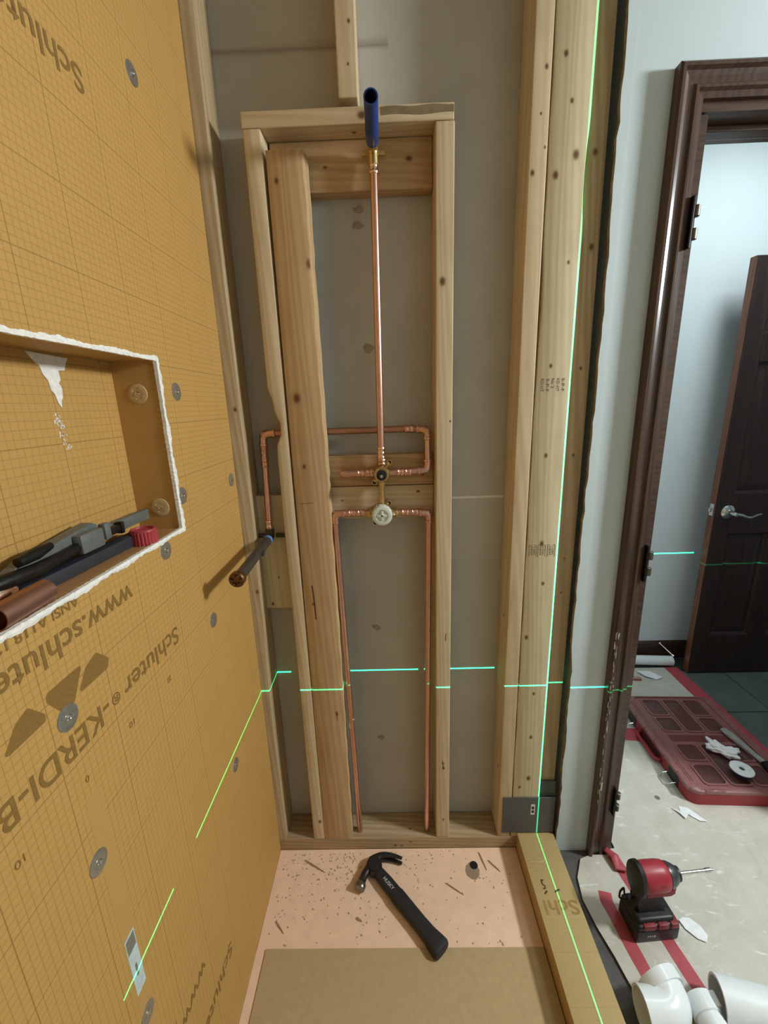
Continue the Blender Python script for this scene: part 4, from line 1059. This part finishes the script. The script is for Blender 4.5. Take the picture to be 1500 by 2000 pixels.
# pipe in the hall and door stop
bm = bmesh.new(); open_tube(bm, (1.10, 2.035, .026), (1.487, 2.005, .026), .0255, .003); tag(link('drain_pipe', bm, M['pvc'], None, (0, 0, .0055), smooth=True), 'white plastic pipe on the floor along the far baseboard', 'pipe')
bm = bmesh.new(); lathe(bm, (1.462, 2.0825, .090), (1.497, 2.00, .055), [(0, .009), (.004, .009), (.006, .0035), (.078, .0035), (.080, .006), (.09, .006)], 10)
tag(link('door_stop', bm, M['chrome'], None, (0, 0, 0), smooth=True), 'thin metal door stop sticking out of the far baseboard', 'door stop')

# toolbox ------------------------------------------------------------------
TB = empty('parts_organizer', (1.232, 1.438, PZ), math.radians(-2.6), 'red parts organizer case with clear lid lying on the floor beyond the doorway', 'toolbox')
def rrect(x0, x1, y0, y1, r, n=5):
    out = []
    for cx, cy, a0 in ((x1 - r, y1 - r, 0), (x0 + r, y1 - r, PI / 2), (x0 + r, y0 + r, PI), (x1 - r, y0 + r, 1.5 * PI)):
        for i in range(n + 1): a = a0 + PI / 2 * i / n; out.append((cx + r * math.cos(a), cy + r * math.sin(a)))
    return out
TW, TL = .193, .25
# tray: walls with floor
bm = bmesh.new()
oo = rrect(-TW, TW, -TL, TL, .035); ii = rrect(-TW + .006, TW - .006, -TL + .006, TL - .006, .03)
sets = [[bm.verts.new((a, b, z)) for a, b in (oo if q == 0 else ii)] for q, z in ((0, .0), (0, .046), (1, .046), (1, .006))]
n = len(oo)
for A, B in ((0, 1), (1, 2), (2, 3)):
    for i in range(n): bm.faces.new((sets[A][i], sets[A][(i + 1) % n], sets[B][(i + 1) % n], sets[B][i]))
bm.faces.new(sets[0][::-1]); bm.faces.new(sets[3])
link('tray', bm, M['toolbox_red'], TB, smooth=True)
# bins inside
wins = [(-.122, -.045, .128, .225), (-.122, -.045, .034, .112), (-.030, .040, .034, .225), (.056, .130, .128, .225), (.056, .130, .034, .112),
        (-.122, -.045, -.112, -.036), (-.122, -.045, -.218, -.134), (-.030, .040, -.218, -.036), (.056, .130, -.112, -.036), (.056, .130, -.218, -.134)]
for a, b2, c, d in wins:
    bm = bmesh.new(); o1 = rrect(a - .004, b2 + .004, c - .004, d + .004, .012, 3); i1 = rrect(a, b2, c, d, .010, 3)
    s4 = [[bm.verts.new((p, q, z)) for p, q in (o1 if g == 0 else i1)] for g, z in ((0, .0065), (0, .044), (1, .044), (1, .012))]
    for A, B in ((0, 1), (1, 2), (2, 3)):
        for i in range(len(o1)): bm.faces.new((s4[A][i], s4[A][(i + 1) % len(o1)], s4[B][(i + 1) % len(o1)], s4[B][i]))
    bm.faces.new(s4[3])
    link('bin', bm, M['bin_red'], TB, smooth=True)
# lid: bars between the windows, raised frames, panes
lid = bpy.data.objects.new('lid', None); COL.objects.link(lid); lid.parent = TB
bm = bmesh.new()
def plate_with_holes(bm, x0, x1, y0, y1, holes, z0, z1):
    xs = sorted({x0, x1, *[h[0] for h in holes], *[h[1] for h in holes]}); ys = sorted({y0, y1, *[h[2] for h in holes], *[h[3] for h in holes]})
    for i in range(len(xs) - 1):
        for j in range(len(ys) - 1):
            cx, cy = (xs[i] + xs[i + 1]) / 2, (ys[j] + ys[j + 1]) / 2
            if any(h[0] < cx < h[1] and h[2] < cy < h[3] for h in holes): continue
            bx(bm, xs[i], xs[i + 1], ys[j], ys[j + 1], z0, z1)
plate_with_holes(bm, -.150, .160, -.234, .240, wins, .050, .055)
bmesh.ops.remove_doubles(bm, verts=bm.verts[:], dist=1e-5)
link('lid_sheet', bm, M['lid'], lid)
bm = bmesh.new()
l0 = rrect(-TW - .001, TW + .001, -TL - .001, TL + .001, .036); l1 = rrect(-TW + .004, TW - .004, -TL + .004, TL - .004, .032); l2 = rrect(-.150, .160, -.234, .240, .02)
s5 = [[bm.verts.new((p, q, z)) for p, q in L_] for L_, z in ((l0, .0465), (l0, .057), (l1, .061), (l2, .061), (l2, .0465))]
for A in range(4):
    for i in range(n): bm.faces.new((s5[A][i], s5[A][(i + 1) % n], s5[A + 1][(i + 1) % n], s5[A + 1][i]))
link('lid_rim', bm, M['lid'], lid, smooth=True)
for h in wins:
    bm = bmesh.new(); o1 = rrect(h[0] - .005, h[1] + .005, h[2] - .005, h[3] + .005, .014, 3); i1 = rrect(h[0] + .002, h[1] - .002, h[2] + .002, h[3] - .002, .012, 3)
    s6 = [[bm.verts.new((p, q, z)) for p, q in L_] for L_, z in ((o1, .055), (o1, .059), (i1, .059), (i1, .050))]
    for A in range(3):
        for i in range(len(o1)): bm.faces.new((s6[A][i], s6[A][(i + 1) % len(o1)], s6[A + 1][(i + 1) % len(o1)], s6[A + 1][i]))
    link('window_rim', bm, M['lid'], lid, smooth=True)
    bm = bmesh.new(); bx(bm, h[0], h[1], h[2], h[3], .0505, .0525); link('window_pane', bm, M['pane'], lid)
for c, d in ((-.018, .016),):
    bm = bmesh.new(); bx(bm, -.122, .120, c, d, .0552, .0562, .0004, 1); link('lid_channel', bm, mat('dark smoky pink channel', srgb(112, 62, 62), .3), lid)
bm = bmesh.new()
for y in (-.235, -.17, -.09, -.02, .05, .12, .19):
    bm = bmesh.new(); bx(bm, -TW - .004, -TW + .018, y, y + .05, .048, .0625, .004, 2); link('lid_clip', bm, M['lid'], lid, smooth=True)
bm = bmesh.new()
for a in (-.172, -.163): bx(bm, a, a + .003, -.21, .21, .060, .0635, .001, 1)
bx(bm, -.13, .13, -.246, -.243, .060, .0635, .001, 1); bx(bm, .172, .175, -.2, .2, .060, .0635, .001, 1)
link('lid_rib', bm, M['lid'], lid, smooth=True)
for y in (-.185, .115):
    bm = bmesh.new(); bx(bm, -TW - .0015, -TW + .006, y, y + .06, .002, .045); link('latch_recess', bm, M['tool_black'], TB)
    bm = bmesh.new(); yy = y + .03
    sweep(bm, fillet([(-TW - .002, yy - .024, .020), (-TW - .028, yy - .024, .016), (-TW - .042, yy - .012, .004), (-TW - .042, yy + .012, .004), (-TW - .028, yy + .024, .016), (-TW - .002, yy + .024, .020)], .004), .0016, 8)
    link('wire_latch', bm, M['chrome'], TB, smooth=True)
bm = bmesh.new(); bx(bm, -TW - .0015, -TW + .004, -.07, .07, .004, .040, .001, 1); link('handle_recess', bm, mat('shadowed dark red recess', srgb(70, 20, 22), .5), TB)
bm = bmesh.new(); sweep(bm, fillet([(-TW - .001, -.075, .018), (-TW - .018, -.065, .014), (-TW - .020, .065, .014), (-TW - .001, .075, .018)], .012), .007, 10); link('carry_handle', bm, M['toolbox_red'], TB, smooth=True)
bm = bmesh.new(); bx(bm, -.145, -.075, -TL - .003, -TL + .012, .048, .0635, .003, 1); link('hinge_clip', bm, M['lid'], TB, smooth=True)

# things lying on the organizer
TZ = PZ + .0640
sp_ = empty('spool', (1.252, 1.262, TZ), 0, 'white-topped navy spool lying on the organizer lid', 'spool')
bm = bmesh.new(); lathe(bm, (0, 0, 0), (0, 0, 1), [(0, .029), (.002, .031), (.016, .031), (.018, .029)], 28); link('spool_side', bm, M['navy'], sp_, smooth=True)
bm = bmesh.new(); lathe(bm, (0, 0, .0182), (0, 0, 1), [(0, .0365), (.003, .0365), (.004, .035), (.004, .0095), (.0005, .0085)], 32, caps=False); link('spool_flange', bm, M['scrap'], sp_, smooth=True)
bm = bmesh.new(); lathe(bm, (0, 0, .0183), (0, 0, 1), [(0, .0095), (.0004, .009)], 18); link('spool_hole', bm, M['tool_grey'], sp_)
# crumpled rag of paper
bm = bmesh.new(); bmesh.ops.create_icosphere(bm, subdivisions=4, radius=1.0)
for v in bm.verts:
    c = v.co.copy()
    cr = abs(math.sin(3.1 * c.x + 2.6 * c.y + 1.4 * c.z)) + .6 * abs(math.sin(5.0 * c.y - 3.2 * c.x + 4 * c.z)) + .25 * abs(math.sin(11 * c.z + 7 * c.x - 6 * c.y))
    r = .66 + .30 * cr
    wst = .62 + .75 * c.x * c.x
    v.co = Vector((c.x * .052 * r, c.y * .040 * r * wst, max(.0, (c.z + .5) * .024 * r * wst)))
rg = link('crumpled_tissue', bm, M['scrap'], None, (1.258, 1.362, TZ)); rg.rotation_euler.z = -.75; tag(rg, 'crumpled white tissue on the organizer lid behind the spool', 'tissue')
# adjustable wrench
aw = empty('adjustable_wrench', (1.345, 1.47, TZ), math.radians(-82), 'chrome adjustable wrench lying diagonally on the organizer lid', 'wrench')
bm = bmesh.new(); prism(bm, [(0, -.013), (.03, -.014), (.12, -.009), (.17, -.010), (.17, .010), (.12, .009), (.03, .014), (0, .013), (-.006, 0)], 0, .009, 'z', .003); link('shank', bm, M['wrench_steel'], aw, smooth=True)
bm = bmesh.new(); prism(bm, [(.168, -.012), (.19, -.024), (.215, -.026), (.235, -.016), (.222, -.004), (.205, .0), (.205, .010), (.19, .020), (.168, .014)], -.002, .012, 'z', .003); link('fixed_jaw', bm, M['knife_black'], aw, smooth=True)
bm = bmesh.new(); prism(bm, [(.207, .003), (.228, .001), (.234, .012), (.216, .024), (.200, .022)], 0, .010, 'z', .002); link('moving_jaw', bm, M['wrench_steel'], aw, smooth=True)
bm = bmesh.new(); lathe(bm, (.185, .006, .006), (.205, .006, .006), [(0, .005), (.016, .005)], 12); link('worm_screw', bm, M['steel'], aw)

# ------------------------------------------------------------------ quick self check on parts with unset labels
for o in bpy.data.objects:
    if o.type == 'MESH' and not o.data.materials: o.data.materials.append(M['steel'])
